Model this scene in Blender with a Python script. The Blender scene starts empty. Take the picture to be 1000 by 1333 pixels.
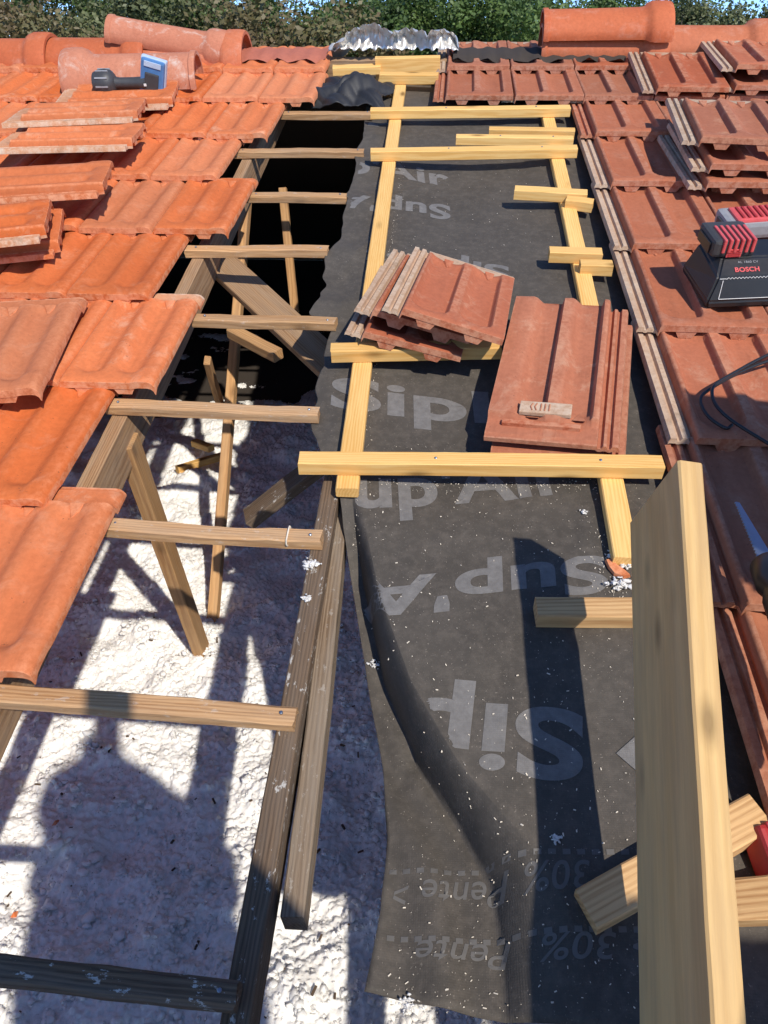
import bpy, bmesh, math, random
import numpy as np
from mathutils import Matrix, Vector
random.seed(7); rng = np.random.default_rng(7)
sc = bpy.context.scene; COL = sc.collection
V3 = Vector; rad = math.radians

# ------------------------------------------------------------------ frame of the roof
# roof frame: u to the right along the eaves, v up the slope, n normal to the slope; unit = height of the lens over the slope
SL = rad(17)
MR = Matrix.Rotation(SL, 4, 'X')
F_, CX, CY = 1001., 500., 666.5
def cam_axes(a=0.7977257, b=-0.09308985, c=-0.02815669):
    fw = np.array([math.sin(b)*math.cos(a), math.cos(b)*math.cos(a), -math.sin(a)])
    r0 = np.cross(fw, [0, 0, 1]); r0 /= np.linalg.norm(r0); u0 = np.cross(r0, fw)
    return math.cos(c)*r0+math.sin(c)*u0, -math.sin(c)*r0+math.cos(c)*u0, fw
RX, RU, RF = cam_axes()
def ray(x, y): return RX*(x-CX)/F_ - RU*(y-CY)/F_ + RF
def at(x, y, n=0.):
    d = ray(x, y); t = (n-1)/d[2]
    return V3((d[0]*t, d[1]*t, 1+d[2]*t))
def atv(x, y, v):
    d = ray(x, y); t = v/d[1]
    return V3((d[0]*t, v, 1+d[2]*t))
FLOOR = -0.5
def floorpt(x, y, z0=FLOOR):
    d = ray(x, y); w = d[1]*math.sin(SL)+d[2]*math.cos(SL); t = (z0-math.cos(SL))/w
    return V3((d[0]*t, d[1]*t, 1+d[2]*t))

# ------------------------------------------------------------------ camera, sky, sun
cam = bpy.data.cameras.new('camera'); co = bpy.data.objects.new('camera', cam); COL.objects.link(co)
rm = Matrix((RX, RU, -RF)).transposed().to_4x4()
co.matrix_world = MR @ Matrix.Translation((0, 0, 1)) @ rm
cam.sensor_width = 36; cam.lens = F_/1333*36; cam.clip_start = .02; cam.clip_end = 2000
sc.camera = co
SUN_R = V3((.46, -.52, 1)).normalized()
SUN = (MR.to_3x3() @ SUN_R).normalized()
el = math.asin(SUN.z); az = math.atan2(SUN.x, SUN.y)
W = bpy.data.worlds.new('World'); sc.world = W; W.use_nodes = True
wn = W.node_tree; bg = wn.nodes['Background']
sk = wn.nodes.new('ShaderNodeTexSky'); sk.sky_type = 'NISHITA'; sk.sun_disc = False
sk.sun_elevation = el; sk.sun_rotation = az; sk.air_density = .6; sk.dust_density = .0; sk.ozone_density = 6.; sk.altitude = 900
wn.links.new(sk.outputs[0], bg.inputs[0]); bg.inputs[1].default_value = .15
sl = bpy.data.lights.new('sun', 'SUN'); sl.energy = 2.8; sl.angle = rad(.8); sl.color = (1, .93, .82)
so = bpy.data.objects.new('sun', sl); COL.objects.link(so); so.rotation_euler = SUN.to_track_quat('Z', 'Y').to_euler()
so.location = (3, -3, 8)
sc.view_settings.view_transform = 'Standard'; sc.view_settings.look = 'None'
sc.view_settings.exposure = 0.74; sc.view_settings.gamma = 1; sc.view_settings.use_curve_mapping = False

# ------------------------------------------------------------------ helpers
def props(o, label=None, cat=None, group=None, kind=None):
    if label: o['label'] = label
    if cat: o['category'] = cat
    if group: o['group'] = group
    if kind: o['kind'] = kind
    return o
def place(o, parent, M):
    COL.objects.link(o)
    M = M if M is not None else Matrix()
    if parent is None: o.matrix_world = MR @ M
    else: o.parent = parent; o.matrix_local = M
    return o
def mesh(name, V, F, mat=None, smooth=None):
    me = bpy.data.meshes.new(name); me.from_pydata([tuple(v) for v in V], [], [tuple(f) for f in F])
    me.update()
    if smooth is not None:
        me.shade_smooth()
        if smooth < 179: me.set_sharp_from_angle(angle=rad(smooth))
    if mat: me.materials.append(mat)
    return me
def obj(name, me, parent=None, M=None): return place(bpy.data.objects.new(name, me), parent, M)
def mk(name, V, F, mat, parent=None, M=None, smooth=None): return obj(name, mesh(name, V, F, mat, smooth), parent, M)
def thing(name, label, cat, M=None, group=None, kind=None):
    return props(place(bpy.data.objects.new(name, None), None, M), label, cat, group, kind)
T = Matrix.Translation
def RZ(a): return Matrix.Rotation(a, 4, 'Z')
def RXm(a): return Matrix.Rotation(a, 4, 'X')
def RYm(a): return Matrix.Rotation(a, 4, 'Y')
def frame(o, x, z):   # matrix with x axis, approx z axis
    x = V3(x).normalized(); z = V3(z); y = z.cross(x).normalized(); z = x.cross(y)
    return Matrix(((x[0], y[0], z[0], o[0]), (x[1], y[1], z[1], o[1]), (x[2], y[2], z[2], o[2]), (0, 0, 0, 1)))
class MB:
    def __init__(s): s.V = []; s.F = []
    def add(s, V, F, M=None):
        k = len(s.V); s.V += [tuple(M @ V3(v)) if M else tuple(v) for v in V]; s.F += [tuple(i+k for i in f) for f in F]; return s
    def box(s, c, d, M=None, b=0.):
        x, y, z = (q/2 for q in d); V = []; 
        if b <= 0:
            V = [(c[0]+i*x, c[1]+j*y, c[2]+k*z) for i in (-1, 1) for j in (-1, 1) for k in (-1, 1)]
            return s.add(V, [(0, 1, 3, 2), (4, 6, 7, 5), (0, 4, 5, 1), (2, 3, 7, 6), (0, 2, 6, 4), (1, 5, 7, 3)], M)
        bm = bmesh.new(); bmesh.ops.create_cube(bm, size=1)
        for v in bm.verts: v.co = V3((v.co.x*d[0], v.co.y*d[1], v.co.z*d[2]))
        bmesh.ops.bevel(bm, geom=bm.edges[:], offset=b, segments=2, affect='EDGES', profile=.6)
        bm.verts.index_update()
        V = [v.co+V3(c) for v in bm.verts]; F = [[v.index for v in f.verts] for f in bm.faces]; bm.free()
        return s.add(V, F, M)
    def lathe(s, prof, seg=20, M=None, a0=0, a1=2*math.pi):   # profile (x, r) round the x axis
        full = abs(a1-a0-2*math.pi) < 1e-6; m = seg if full else seg+1; V = []; F = []
        for x, r in prof:
            for i in range(m):
                a = a0+(a1-a0)*i/seg; V.append((x, r*math.cos(a), r*math.sin(a)))
        for j in range(len(prof)-1):
            for i in range(seg):
                a = j*m+i; b = j*m+(i+1) % m if full else j*m+i+1
                F.append((a, b, b+m, a+m))
        if full: F.append(tuple(range(m-1, -1, -1))); F.append(tuple(range((len(prof)-1)*m, len(prof)*m)))
        return s.add(V, F, M)
    def tube(s, pts, r, seg=8):
        pts = [V3(p) for p in pts]; V = []; F = []
        for i, p in enumerate(pts):
            t = (pts[min(i+1, len(pts)-1)]-pts[max(i-1, 0)]).normalized(); a = V3((0, 0, 1)) if abs(t.z) < .9 else V3((1, 0, 0))
            x = t.cross(a).normalized(); y = t.cross(x)
            rr = r[i] if hasattr(r, '__len__') else r
            V += [p+(x*math.cos(2*math.pi*k/seg)+y*math.sin(2*math.pi*k/seg))*rr for k in range(seg)]
        for i in range(len(pts)-1):
            for k in range(seg): F.append((i*seg+k, i*seg+(k+1) % seg, (i+1)*seg+(k+1) % seg, (i+1)*seg+k))
        F.append(tuple(range(seg-1, -1, -1))); F.append(tuple((len(pts)-1)*seg+k for k in range(seg)))
        return s.add(V, F)
    def out(s, name, mat, parent=None, M=None, smooth=None): return mk(name, s.V, s.F, mat, parent, M, smooth)
def sstep(a, b, x):
    t = np.clip((x-a)/(b-a), 0, 1); return t*t*(3-2*t)
def catmull(pts, k=8):
    P = [V3(p) for p in pts]; P = [P[0]*2-P[1]]+P+[P[-1]*2-P[-2]]; o = []
    for i in range(1, len(P)-2):
        for j in range(k):
            t = j/k; a, b, c, d = P[i-1:i+3]
            o.append(.5*((2*b)+(c-a)*t+(2*a-5*b+4*c-d)*t*t+(3*b-a-3*c+d)*t**3))
    return o+[P[-2]]
def lerp_list(xs, ys, x): return np.interp(x, xs, ys)
def vnoise(x, y, s, seed=0):      # smooth value noise on arrays
    r = np.random.default_rng(seed).random((64, 64)); X = x/s; Y = y/s
    i = np.floor(X).astype(int); j = np.floor(Y).astype(int); f = X-i; g = Y-j
    f = f*f*(3-2*f); g = g*g*(3-2*g); q = lambda a, b: r[a % 64, b % 64]
    return (q(i, j)*(1-f)+q(i+1, j)*f)*(1-g)+(q(i, j+1)*(1-f)+q(i+1, j+1)*f)*g
def worley(x, y, s, seed=0):
    r = np.random.default_rng(seed); P = r.random((64, 64, 3)); X = x/s; Y = y/s
    i = np.floor(X).astype(int); j = np.floor(Y).astype(int); best = np.full(x.shape, 9.); val = np.zeros(x.shape)
    for a in (-1, 0, 1):
        for b in (-1, 0, 1):
            p = P[(i+a) % 64, (j+b) % 64]; d = np.hypot(i+a+p[..., 0]-X, j+b+p[..., 1]-Y)
            m = d < best; best = np.where(m, d, best); val = np.where(m, p[..., 2], val)
    return best, val

# ------------------------------------------------------------------ materials
class NT:
    def __init__(s, name):
        s.m = bpy.data.materials.new(name); s.m.use_nodes = True; s.t = s.m.node_tree; s.b = s.t.nodes['Principled BSDF']
        s.tc = s.n('ShaderNodeTexCoord'); s.oi = s.n('ShaderNodeObjectInfo')
    def n(s, typ, ins={}, **kw):
        q = s.t.nodes.new(typ)
        for k, v in kw.items(): setattr(q, k, v)
        for k, v in ins.items(): s.set(q, k, v)
        return q
    def set(s, q, k, v):
        if isinstance(v, bpy.types.NodeSocket): s.t.links.new(v, q.inputs[k])
        elif isinstance(v, bpy.types.Node): s.t.links.new(v.outputs[0], q.inputs[k])
        else: q.inputs[k].default_value = v
    def math(s, op, a, b=0., clamp=False):
        return s.n('ShaderNodeMath', {0: a, 1: b}, operation=op, use_clamp=clamp).outputs[0]
    def vmath(s, op, a, b=(0, 0, 0)): return s.n('ShaderNodeVectorMath', {0: a, 1: b}, operation=op).outputs[0]
    def noise(s, vec, scale, detail=4, rough=.55, dist=0.): return s.n('ShaderNodeTexNoise', {'Vector': vec, 'Scale': scale, 'Detail': detail, 'Roughness': rough, 'Distortion': dist}).outputs[0]
    def ramp(s, fac, stops):
        q = s.n('ShaderNodeValToRGB', {0: fac}); e = q.color_ramp.elements
        while len(e) < len(stops): e.new(.5)
        for a, (p, c) in zip(e, stops):
            a.position = p; a.color = (c if hasattr(c, '__len__') else (c, c, c))[:3]+(1,) if hasattr(c, '__len__') else (c, c, c, 1)
        return q.outputs[0]
    def mix(s, fac, a, b, mode='MIX'):
        q = s.n('ShaderNodeMix', data_type='RGBA', blend_type=mode)
        for i, v in ((0, fac), (6, a), (7, b)):
            if isinstance(v, bpy.types.NodeSocket): s.t.links.new(v, q.inputs[i])
            elif hasattr(v, '__len__'): q.inputs[i].default_value = tuple(v)[:3]+(1,)
            else: q.inputs[i].default_value = v
        return q.outputs[2]
    def objvec(s, k=7.):      # object coordinates, offset by the object's own random number
        r = s.n('ShaderNodeCombineXYZ', {0: s.math('MULTIPLY', s.oi.outputs['Random'], k), 1: s.math('MULTIPLY', s.oi.outputs['Random'], k*1.7), 2: s.math('MULTIPLY', s.oi.outputs['Random'], k*.6)}).outputs[0]
        return s.vmath('ADD', s.tc.outputs['Object'], r)
    def bump(s, h, strength=.3, dist=.002):
        q = s.n('ShaderNodeBump', {'Strength': strength, 'Distance': dist, 'Height': h}); s.set(s.b, 'Normal', q.outputs[0]); return q
    def fin(s, col, rough=.7, **kw):
        s.set(s.b, 'Base Color', col if isinstance(col, bpy.types.NodeSocket) else tuple(col)[:3]+(1,)); s.set(s.b, 'Roughness', rough)
        for k, v in kw.items(): s.set(s.b, k, v)
        return s.m
def clay(name, a, b, pale, stain, moss=0., rough=.72):
    s = NT(name); v = s.objvec()
    big = s.noise(v, 7, 5, .6); fine = s.noise(v, 90, 4, .7); r = s.oi.outputs['Random']
    c = s.mix(s.ramp(big, [(.3, 0), (.7, 1)]), a, [(q+p)/2 for q, p in zip(a, b)])
    c = s.mix(s.ramp(fine, [(.36, .32), (.6, 0)]), c, [q*.62 for q in a])
    hv = s.n('ShaderNodeHueSaturation', {'Color': c, 'Hue': s.math('ADD', s.math('MULTIPLY', r, .008), .496), 'Saturation': s.math('ADD', s.math('MULTIPLY', r, -.12), 1.04), 'Value': s.math('ADD', s.math('MULTIPLY', s.math('FRACT', s.math('MULTIPLY', r, 7.31)), .22), .89)}).outputs[0]
    st = s.noise(v, 12, 8, .72, .6); st2 = s.noise(v, 60, 3, .7)
    k = s.math('MULTIPLY', s.ramp(st, [(.53, 0), (.66, 1)]), s.ramp(st2, [(.35, .25), (.6, 1)]))
    c = s.mix(s.math('MULTIPLY', k, stain), hv, pale)
    dk = s.ramp(s.noise(v, 130, 2, .6), [(.70, 0), (.76, .6)]); c = s.mix(dk, c, (.05, .035, .025))
    sv = s.vmath('MULTIPLY', v, (1, .12, .5)); sk_ = s.noise(sv, 38, 5, .7); c = s.mix(s.ramp(sk_, [(.52, 0), (.74, .3)]), c, [q*.5 for q in a])
    gp = s.n('ShaderNodeNewGeometry').outputs['Pointiness']; ed = s.math('MULTIPLY', s.ramp(gp, [(.515, 0), (.57, 1)]), s.ramp(s.noise(v, 45, 5, .75), [(.40, 0), (.6, .75)])); c = s.mix(ed, c, [min(1, q*.45+p*.55) for q, p in zip(b, pale)])
    if moss: c = s.mix(s.math('MULTIPLY', s.ramp(s.noise(v, 22, 6, .75), [(.55, 0), (.64, 1)]), moss), c, (.13, .11, .075))
    s.bump(s.math('ADD', s.math('MULTIPLY', fine, .8), st2), .38, .0014)
    return s.fin(c, rough, **{'Specular IOR Level': .25})
def wood(name, light, dark, grey=None, greyamt=0., ring=55, knots=.5, paint=0., bump=.25, rough=.7):
    s = NT(name); v = s.objvec(3.)
    vs = s.vmath('MULTIPLY', v, (.10, 1, 1)); vl = s.vmath('MULTIPLY', v, (.025, 1, 1))
    w = s.n('ShaderNodeTexWave', {'Vector': vs, 'Scale': ring, 'Distortion': 9., 'Detail': 3., 'Detail Scale': .6, 'Detail Roughness': .6}, wave_type='RINGS', rings_direction='X').outputs['Fac']
    g = s.noise(vl, 420, 4, .7); big = s.noise(vs, 22, 4, .6)
    f = s.math('ADD', s.math('MULTIPLY', w, .20), s.math('ADD', s.math('MULTIPLY', g, .5), s.math('MULTIPLY', big, .55)))
    c = s.mix(s.ramp(f, [(.42, 1), (.75, 0)]), light, dark)
    kn = s.n('ShaderNodeTexVoronoi', {'Vector': s.vmath('MULTIPLY', v, (5, 13, 13)), 'Scale': 1., 'Randomness': 1.}).outputs['Distance']
    c = s.mix(s.math('MULTIPLY', s.ramp(kn, [(.06, 1), (.13, .35), (.19, 0)]), knots), c, [q*.35 for q in dark])
    if grey: c = s.mix(s.math('MULTIPLY', s.ramp(s.noise(vs, 30, 6, .7), [(.38, 0), (.62, 1)]), greyamt), c, grey)
    hv = s.n('ShaderNodeHueSaturation', {'Color': c, 'Value': s.math('ADD', s.math('MULTIPLY', s.oi.outputs['Random'], .3), .85)}).outputs[0]
    if paint:
        p = s.ramp(s.noise(s.vmath('MULTIPLY', v, (.5, 1, 1)), 75, 7, .75), [(.60, 0), (.63, 1)]); hv = s.mix(s.math('MULTIPLY', p, paint), hv, (.62, .60, .55))
    s.bump(s.math('ADD', g, s.math('MULTIPLY', w, .15)), bump, .002)
    return s.fin(hv, rough, **{'Specular IOR Level': .2})
def plain(name, c, rough=.5, metal=0., vary=.25, bump=.1, sc_=60):
    s = NT(name); v = s.objvec(); f = s.noise(v, sc_, 4, .65)
    col = s.mix(f, [q*(1-vary) for q in c], [min(1, q*(1+vary)) for q in c])
    if bump: s.bump(s.noise(v, sc_*6, 2), bump, .001)
    return s.fin(col, s.math('ADD', s.math('MULTIPLY', f, .2), rough-.1), Metallic=metal)
ORANGE = clay('clay_orange', (.59, .158, .050), (.66, .205, .070), (.76, .42, .26), .2, rough=.8)
ORANGE_S = clay('clay_orange_stained', (.59, .158, .050), (.66, .205, .070), (.78, .50, .33), .42, .10, .82)
BROWN = clay('clay_red_brown', (.385, .118, .054), (.465, .158, .078), (.57, .38, .28), .2, rough=.78)
BROWN_S = clay('clay_brown_dusty', (.41, .125, .06), (.50, .168, .082), (.62, .38, .25), .45, rough=.8)
LIME = clay('clay_pale_edge', (.48, .31, .20), (.58, .42, .29), (.62, .53, .42), .5, .3, .85)
MORTAR = clay('clay_mortar_edge', (.60, .26, .12), (.60, .42, .28), (.66, .58, .47), .7, .3, .88)
RIDGE = clay('clay_ridge', (.52, .125, .045), (.62, .175, .065), (.72, .55, .45), .2)
RIDGE_S = clay('clay_ridge_weathered', (.46, .14, .07), (.58, .23, .13), (.62, .50, .42), .8)
PINE = wood('wood_new_pine', (.80, .51, .19), (.66, .35, .095), knots=.9)
PLANK = wood('wood_big_board', (.84, .56, .24), (.68, .42, .165), ring=26, knots=.8, grey=(.52, .35, .185), greyamt=.5, bump=.15)
OLD = wood('wood_old_batten', (.57, .335, .16), (.33, .165, .068), (.47, .35, .235), .35, knots=.5, bump=.6, paint=.25, rough=.85)
OLDD = wood('wood_old_dark', (.16, .105, .065), (.062, .040, .026), (.19, .16, .13), .4, knots=.4, bump=.7, paint=.7, rough=.85)
OLDG = wood('wood_old_grey', (.30, .215, .14), (.14, .088, .052), (.30, .26, .21), .5, knots=.5, bump=.6, paint=.25, rough=.85)
RAFT = wood('wood_rafter', (.38, .23, .12), (.20, .105, .05), (.35, .27, .19), .4, knots=.5, bump=.5, rough=.85)
STRUT = wood('wood_strut', (.52, .30, .13), (.32, .155, .06), (.36, .26, .17), .3, knots=.6, bump=.35, rough=.8)
OFFC = wood('wood_offcut', (.66, .42, .20), (.40, .21, .085), ring=40, knots=.7)
def membrane_mat():
    s = NT('membrane_felt'); v = s.tc.outputs['Object']
    dots = s.n('ShaderNodeTexVoronoi', {'Vector': v, 'Scale': 330., 'Randomness': .25}).outputs['Distance']
    big = s.noise(v, 5, 6, .65); dust = s.noise(v, 45, 6, .75)
    c = s.mix(s.ramp(big, [(.3, 0), (.7, 1)]), (.064, .056, .047), (.089, .078, .066))
    c = s.mix(s.ramp(dust, [(.45, 0), (.75, .55)]), c, (.155, .132, .11))
    c = s.mix(s.ramp(s.noise(v, 260, 2, .6), [(.66, 0), (.72, .5)]), c, (.28, .24, .2))
    s.bump(s.math('ADD', s.math('MULTIPLY', dots, -.6), s.math('MULTIPLY', s.noise(v, 25, 4), 1.2)), .35, .0016)
    return s.fin(c, s.math('ADD', s.math('MULTIPLY', dust, .3), .50), **{'Specular IOR Level': .18})
MEMB = membrane_mat()
def print_mat():
    s = NT('membrane_print'); v = s.tc.outputs['Object']; d = s.noise(v, 60, 5, .7)
    w = s.n('ShaderNodeTexVoronoi', {'Vector': v, 'Scale': 330., 'Randomness': .25}).outputs['Distance']
    c = s.mix(s.ramp(d, [(.35, 0), (.7, 1)]), (.145, .137, .13), (.205, .195, .185)); s.bump(w, .3, .0015)
    return s.fin(c, .65, **{'Specular IOR Level': .18})
PRINT = print_mat()
PRINTD = plain('membrane_small_print', (.115, .107, .098), .65, vary=.2)
def insul_mat():
    s = NT('insulation_wool'); v = s.tc.outputs['Object']; f = s.noise(v, 90, 6, .75); b = s.noise(v, 9, 5, .65)
    c = s.mix(s.ramp(b, [(.35, 0), (.72, 1)]), (.95, .94, .915), (.89, .865, .825))
    c = s.mix(s.ramp(s.noise(v, 28, 7, .8), [(.60, 0), (.70, .7)]), c, (.36, .29, .22))
    c = s.mix(s.ramp(f, [(.3, .5), (.55, 0)]), c, (.60, .54, .48))
    s.bump(s.math('ADD', f, s.noise(v, 260, 3, .7)), .4, .004)
    return s.fin(c, .95, **{'Subsurface Weight': .45, 'Subsurface Radius': (1., 1., 1.), 'Subsurface Scale': .012})
INSUL = insul_mat()
def foil_mat():
    s = NT('foil_flashing'); v = s.tc.outputs['Object']; f = s.noise(v, 40, 4, .7); s.bump(f, .5, .003)
    return s.fin(s.mix(f, (.62, .60, .56), (.88, .86, .82)), s.math('ADD', s.math('MULTIPLY', f, .25), .30), Metallic=.6)
FOIL = foil_mat()
BLACKP = plain('black_plastic', (.018, .018, .02), .38)
BLACKS = plain('black_sheet', (.024, .024, .026), .55, bump=.3, sc_=30)
DARKP = plain('dark_grey_plastic', (.05, .05, .052), .5)
GREYP = plain('grey_plastic', (.30, .30, .31), .45)
REDP = plain('red_plastic', (.38, .028, .028), .5)
PINKP = plain('red_ribs', (.66, .10, .10), .4)
BLUEP = plain('blue_plastic', (.08, .20, .42), .35)
PALEBL = plain('pale_blue_edge', (.45, .55, .68), .4)
STEEL = plain('blade_steel', (.22, .27, .36), .35, metal=.8)
WHITEP = plain('white_mark', (.75, .74, .71), .6)
REDM = plain('red_mesh_strip', (.42, .13, .08), .8)
DARKW = plain('dark_board', (.045, .034, .026), .85)
WALL = plain('render_wall', (.55, .48, .38), .9, sc_=6)
CHIP = plain('pale_chips', (.72, .64, .52), .9)
SOIL = plain('dark_bits', (.10, .065, .04), .9)
GRASS = plain('meadow_grass', (.075, .10, .035), .95, sc_=.7)

# ------------------------------------------------------------------ ground, house shell, attic floor
def ground():
    V = []; F = []; rs = [0, 15, 30, 60, 120, 300, 900]; m = 32
    for r in rs:
        for i in range(m):
            a = 2*math.pi*i/m; V.append((r*math.cos(a), r*math.sin(a)+3, -4.4+.3*math.sin(a*3+r)*(r > 20)))
    for j in range(len(rs)-1):
        for i in range(m): F.append((j*m+i, j*m+(i+1) % m, (j+1)*m+(i+1) % m, (j+1)*m+i))
    o = mk('ground', V, F, GRASS); o.matrix_world = Matrix(); return props(o, 'green meadow ground around and beyond the house', 'ground', kind='structure')
ground()
def world_obj(o): o.matrix_world = Matrix(); return o
ev = V3((0, -1.3*math.cos(SL), -1.3*math.sin(SL)))
house = thing('house', 'rendered house walls carrying the opened tile roof', 'house'); house.matrix_world = Matrix()
yf, yb, zr = ev.y+.12, 3.46*2-ev.y-.12, 3.62*math.sin(SL)
for nm, c, d in (('wall', (0, yf, -2.5), (7, .2, 3.8)), ('wall', (0, yb, -2.5), (7, .2, 3.8))):
    MB().box(c, d).out(nm, WALL, house)
for x in (-3.45, 3.45):
    prof = [(yf+.1, -4.4), (yb-.1, -4.4), (yb-.1, -.66), (3.46, zr-.16), (yf+.1, -.66)]
    V = [(x-.1, y, z) for y, z in prof]+[(x+.1, y, z) for y, z in prof]; n = 5
    mk('gable', V, [tuple(range(n-1, -1, -1)), tuple(range(n, 2*n))]+[(i, (i+1) % n, n+(i+1) % n, n+i) for i in range(n)], WALL, house)
# far slope (behind the ridge)
mk('far_slope', [(-3.7, 3.47, zr-.02), (3.7, 3.47, zr-.02), (3.7, yb+.4, -.62), (-3.7, yb+.4, -.62), (-3.7, 3.47, zr-.06), (3.7, 3.47, zr-.06), (3.7, yb+.4, -.66), (-3.7, yb+.4, -.66)],
   [(0, 1, 2, 3), (7, 6, 5, 4), (0, 4, 5, 1), (1, 5, 6, 2), (2, 6, 7, 3), (3, 7, 4, 0)], DARKW, house)
o = MB().box((0, (yf+yb)/2, FLOOR-.13), (6.9, yb-yf-.2, .04)).out('attic_floor', DARKW); world_obj(o); props(o, 'dark attic floor under the white loose insulation', 'floor', kind='structure')

def insulation():
    x = np.concatenate([np.linspace(-2.8, -1.45, 110, endpoint=False), np.linspace(-1.45, .5, 430), np.linspace(.52, .9, 20)]); y = np.concatenate([np.linspace(-.15, 2.0, 470, endpoint=False), np.linspace(2.0, 3.2, 170, endpoint=False), np.linspace(3.2, 5.4, 120)]); nx, ny = len(x), len(y); X, Y = np.meshgrid(x, y)
    wx = X+.05*vnoise(X, Y, .07, 1)+.022*vnoise(X, Y, .028, 21)+.008*vnoise(X, Y, .011, 23); wy = Y+.05*vnoise(X, Y, .07, 2)+.022*vnoise(X, Y, .028, 22)+.008*vnoise(X, Y, .011, 24)
    Z = np.full(X.shape, FLOOR-.035)+.07*(vnoise(X, Y, .5, 3)-.5)+.06*(vnoise(X, Y, .17, 4)-.5)+.03*(vnoise(X, Y, .075, 14)-.5)
    for s, a, sd in ((.11, .020, 5), (.05, .014, 6), (.026, .012, 7), (.014, .010, 8), (.008, .007, 9)):
        d, v = worley(wx*(1 if s > .03 else .6)+X*(0 if s > .03 else .4), wy*(1 if s > .03 else .6)+Y*(0 if s > .03 else .4), s, sd); m = .25+.75*vnoise(X, Y, s*3, sd+30); Z += a*m*(.3+.7*v)*np.clip(1-(d/.9)**2, 0, 1)
    Z -= .12*sstep(3.1, 4.2, Y+.25*vnoise(X, Y, .3, 61))  # far insulation sinks under the dark floor, standing in for the unlit attic
    Z += .010*(vnoise(X, Y, .007, 41)-.5)+.007*(rng.random(X.shape)-.5)
    V = np.stack([X, Y, Z], -1).reshape(-1, 3)
    i = np.arange((nx-1)*(ny-1)); a = (i//(nx-1))*nx+i % (nx-1)
    me = bpy.data.meshes.new('loose_insulation'); me.from_pydata(V.tolist(), [], np.stack([a, a+1, a+nx+1, a+nx], -1).tolist()); me.shade_smooth(); me.materials.append(INSUL)
    o = world_obj(obj('loose_insulation', me)); props(o, 'white loose fill insulation covering the attic floor', 'insulation', kind='stuff')
    return lambda px, py: Z[min(ny-1, int(np.searchsorted(y, py))), min(nx-1, int(np.searchsorted(x, px)))]
insz = insulation()
def flakes():
    mb = MB(); bm = bmesh.new(); bmesh.ops.create_icosphere(bm, subdivisions=1, radius=1); base = [v.co.copy() for v in bm.verts]; FF = [[v.index for v in f.verts] for f in bm.faces]; bm.free()
    for k in range(6500):
        x = random.uniform(-1.3, .25); y = random.uniform(.1, 1.9) if k % 4 else random.uniform(.1, 1.0)
        s = random.uniform(.0018, .005)*(2.2 if random.random() < .08 else 1); z = insz(x, y)
        a = random.uniform(.5, 1.4), random.uniform(.5, 1.4), random.uniform(.4, .9)
        mb.add([(x+v.x*s*a[0]*random.uniform(.3, 1.6), y+v.y*s*a[1]*random.uniform(.6, 1.4), z+s*.1+v.z*s*a[2]*random.uniform(.6, 1.4)) for v in base], FF)
    bm = bmesh.new(); bmesh.ops.create_icosphere(bm, subdivisions=2, radius=1); b2 = [v.co.copy() for v in bm.verts]; F2 = [[v.index for v in f.verts] for f in bm.faces]; bm.free()
    for k in range(700):
        x = random.uniform(-1.25, .2); y = random.uniform(.1, 1.7) if k % 3 else random.uniform(.1, .9); z = insz(x, y); S = random.uniform(.005, .018)
        for i in range(random.randint(3, 7)):
            cx, cy, cz = random.gauss(0, S*.7), random.gauss(0, S*.7), abs(random.gauss(0, S*.3)); q = S*random.uniform(.25, .7); st = [random.uniform(.6, 1.5), random.uniform(.6, 1.5), random.uniform(.4, .9)]
            mb.add([(x+cx+v.x*q*st[0]*w, y+cy+v.y*q*st[1]*w, z+cz+v.z*q*st[2]*w) for v in b2 for w in (random.uniform(.62, 1.25),)], F2)
    o = world_obj(mb.out('insulation_flakes', INSUL, smooth=180)); props(o, 'small white flakes lying loose on the insulation', 'insulation', kind='stuff')
    mb = MB()
    for k in range(160):
        x = random.uniform(-1.1, .2); y = random.uniform(.1, 1.6); z = insz(x, y)+.006; s = random.uniform(.0015, .005); l = s*random.uniform(1, 4.5)
        mb.box((0, 0, 0), (l, s, s*.7), T((x, y, z)) @ RZ(random.uniform(0, 6)) @ RYm(random.uniform(-.4, .4)))
    o = world_obj(mb.out('dirt_crumbs', SOIL)); props(o, 'dark crumbs and twigs scattered over the white insulation', 'debris', kind='stuff')
flakes()

# ------------------------------------------------------------------ timbers
def timber_mesh(name, L, w, h, mat, rough=.0015, ch=.002, seg=None, wane=0., taper=0.):
    seg = seg or max(2, int(L/.03)); V = []; F = []; r = random.Random(name+str(L)+str(w)+str(random.random()))
    bow = r.uniform(-1, 1)*.003*L; ph = r.uniform(0, 9)
    for i in range(seg+1):
        t = i/seg; x = -L/2+L*t; oy = math.sin(t*3+ph)*rough+bow*4*t*(1-t); oz = math.sin(t*4.1+ph*2)*rough*.6
        k = wane*max(0, math.sin(t*7+ph))*.3
        hw = w/2+r.uniform(-1, 1)*rough*.35; hh = r.uniform(-1, 1)*rough*.35; c = ch+abs(r.gauss(0, 1))*rough*.35+k*w
        P = [(-hw, -h+ch), (-hw+ch, -h), (hw-ch, -h), (hw, -h+ch), (hw, hh-c), (hw-c, hh), (-hw+c, hh), (-hw, hh-c)]
        for y, z in P: V.append((x+(0 if 0 < i < seg else r.uniform(-1, 1)*rough), y+oy, z+oz))
    for i in range(seg):
        for k in range(8): F.append((i*8+k, i*8+(k+1) % 8, (i+1)*8+(k+1) % 8, (i+1)*8+k))
    F.append(tuple(range(8))[::-1]); F.append(tuple(seg*8+k for k in range(8)))
    F = [f[::-1] for f in F]
    return mesh(name, V, F, mat, 35)
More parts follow.
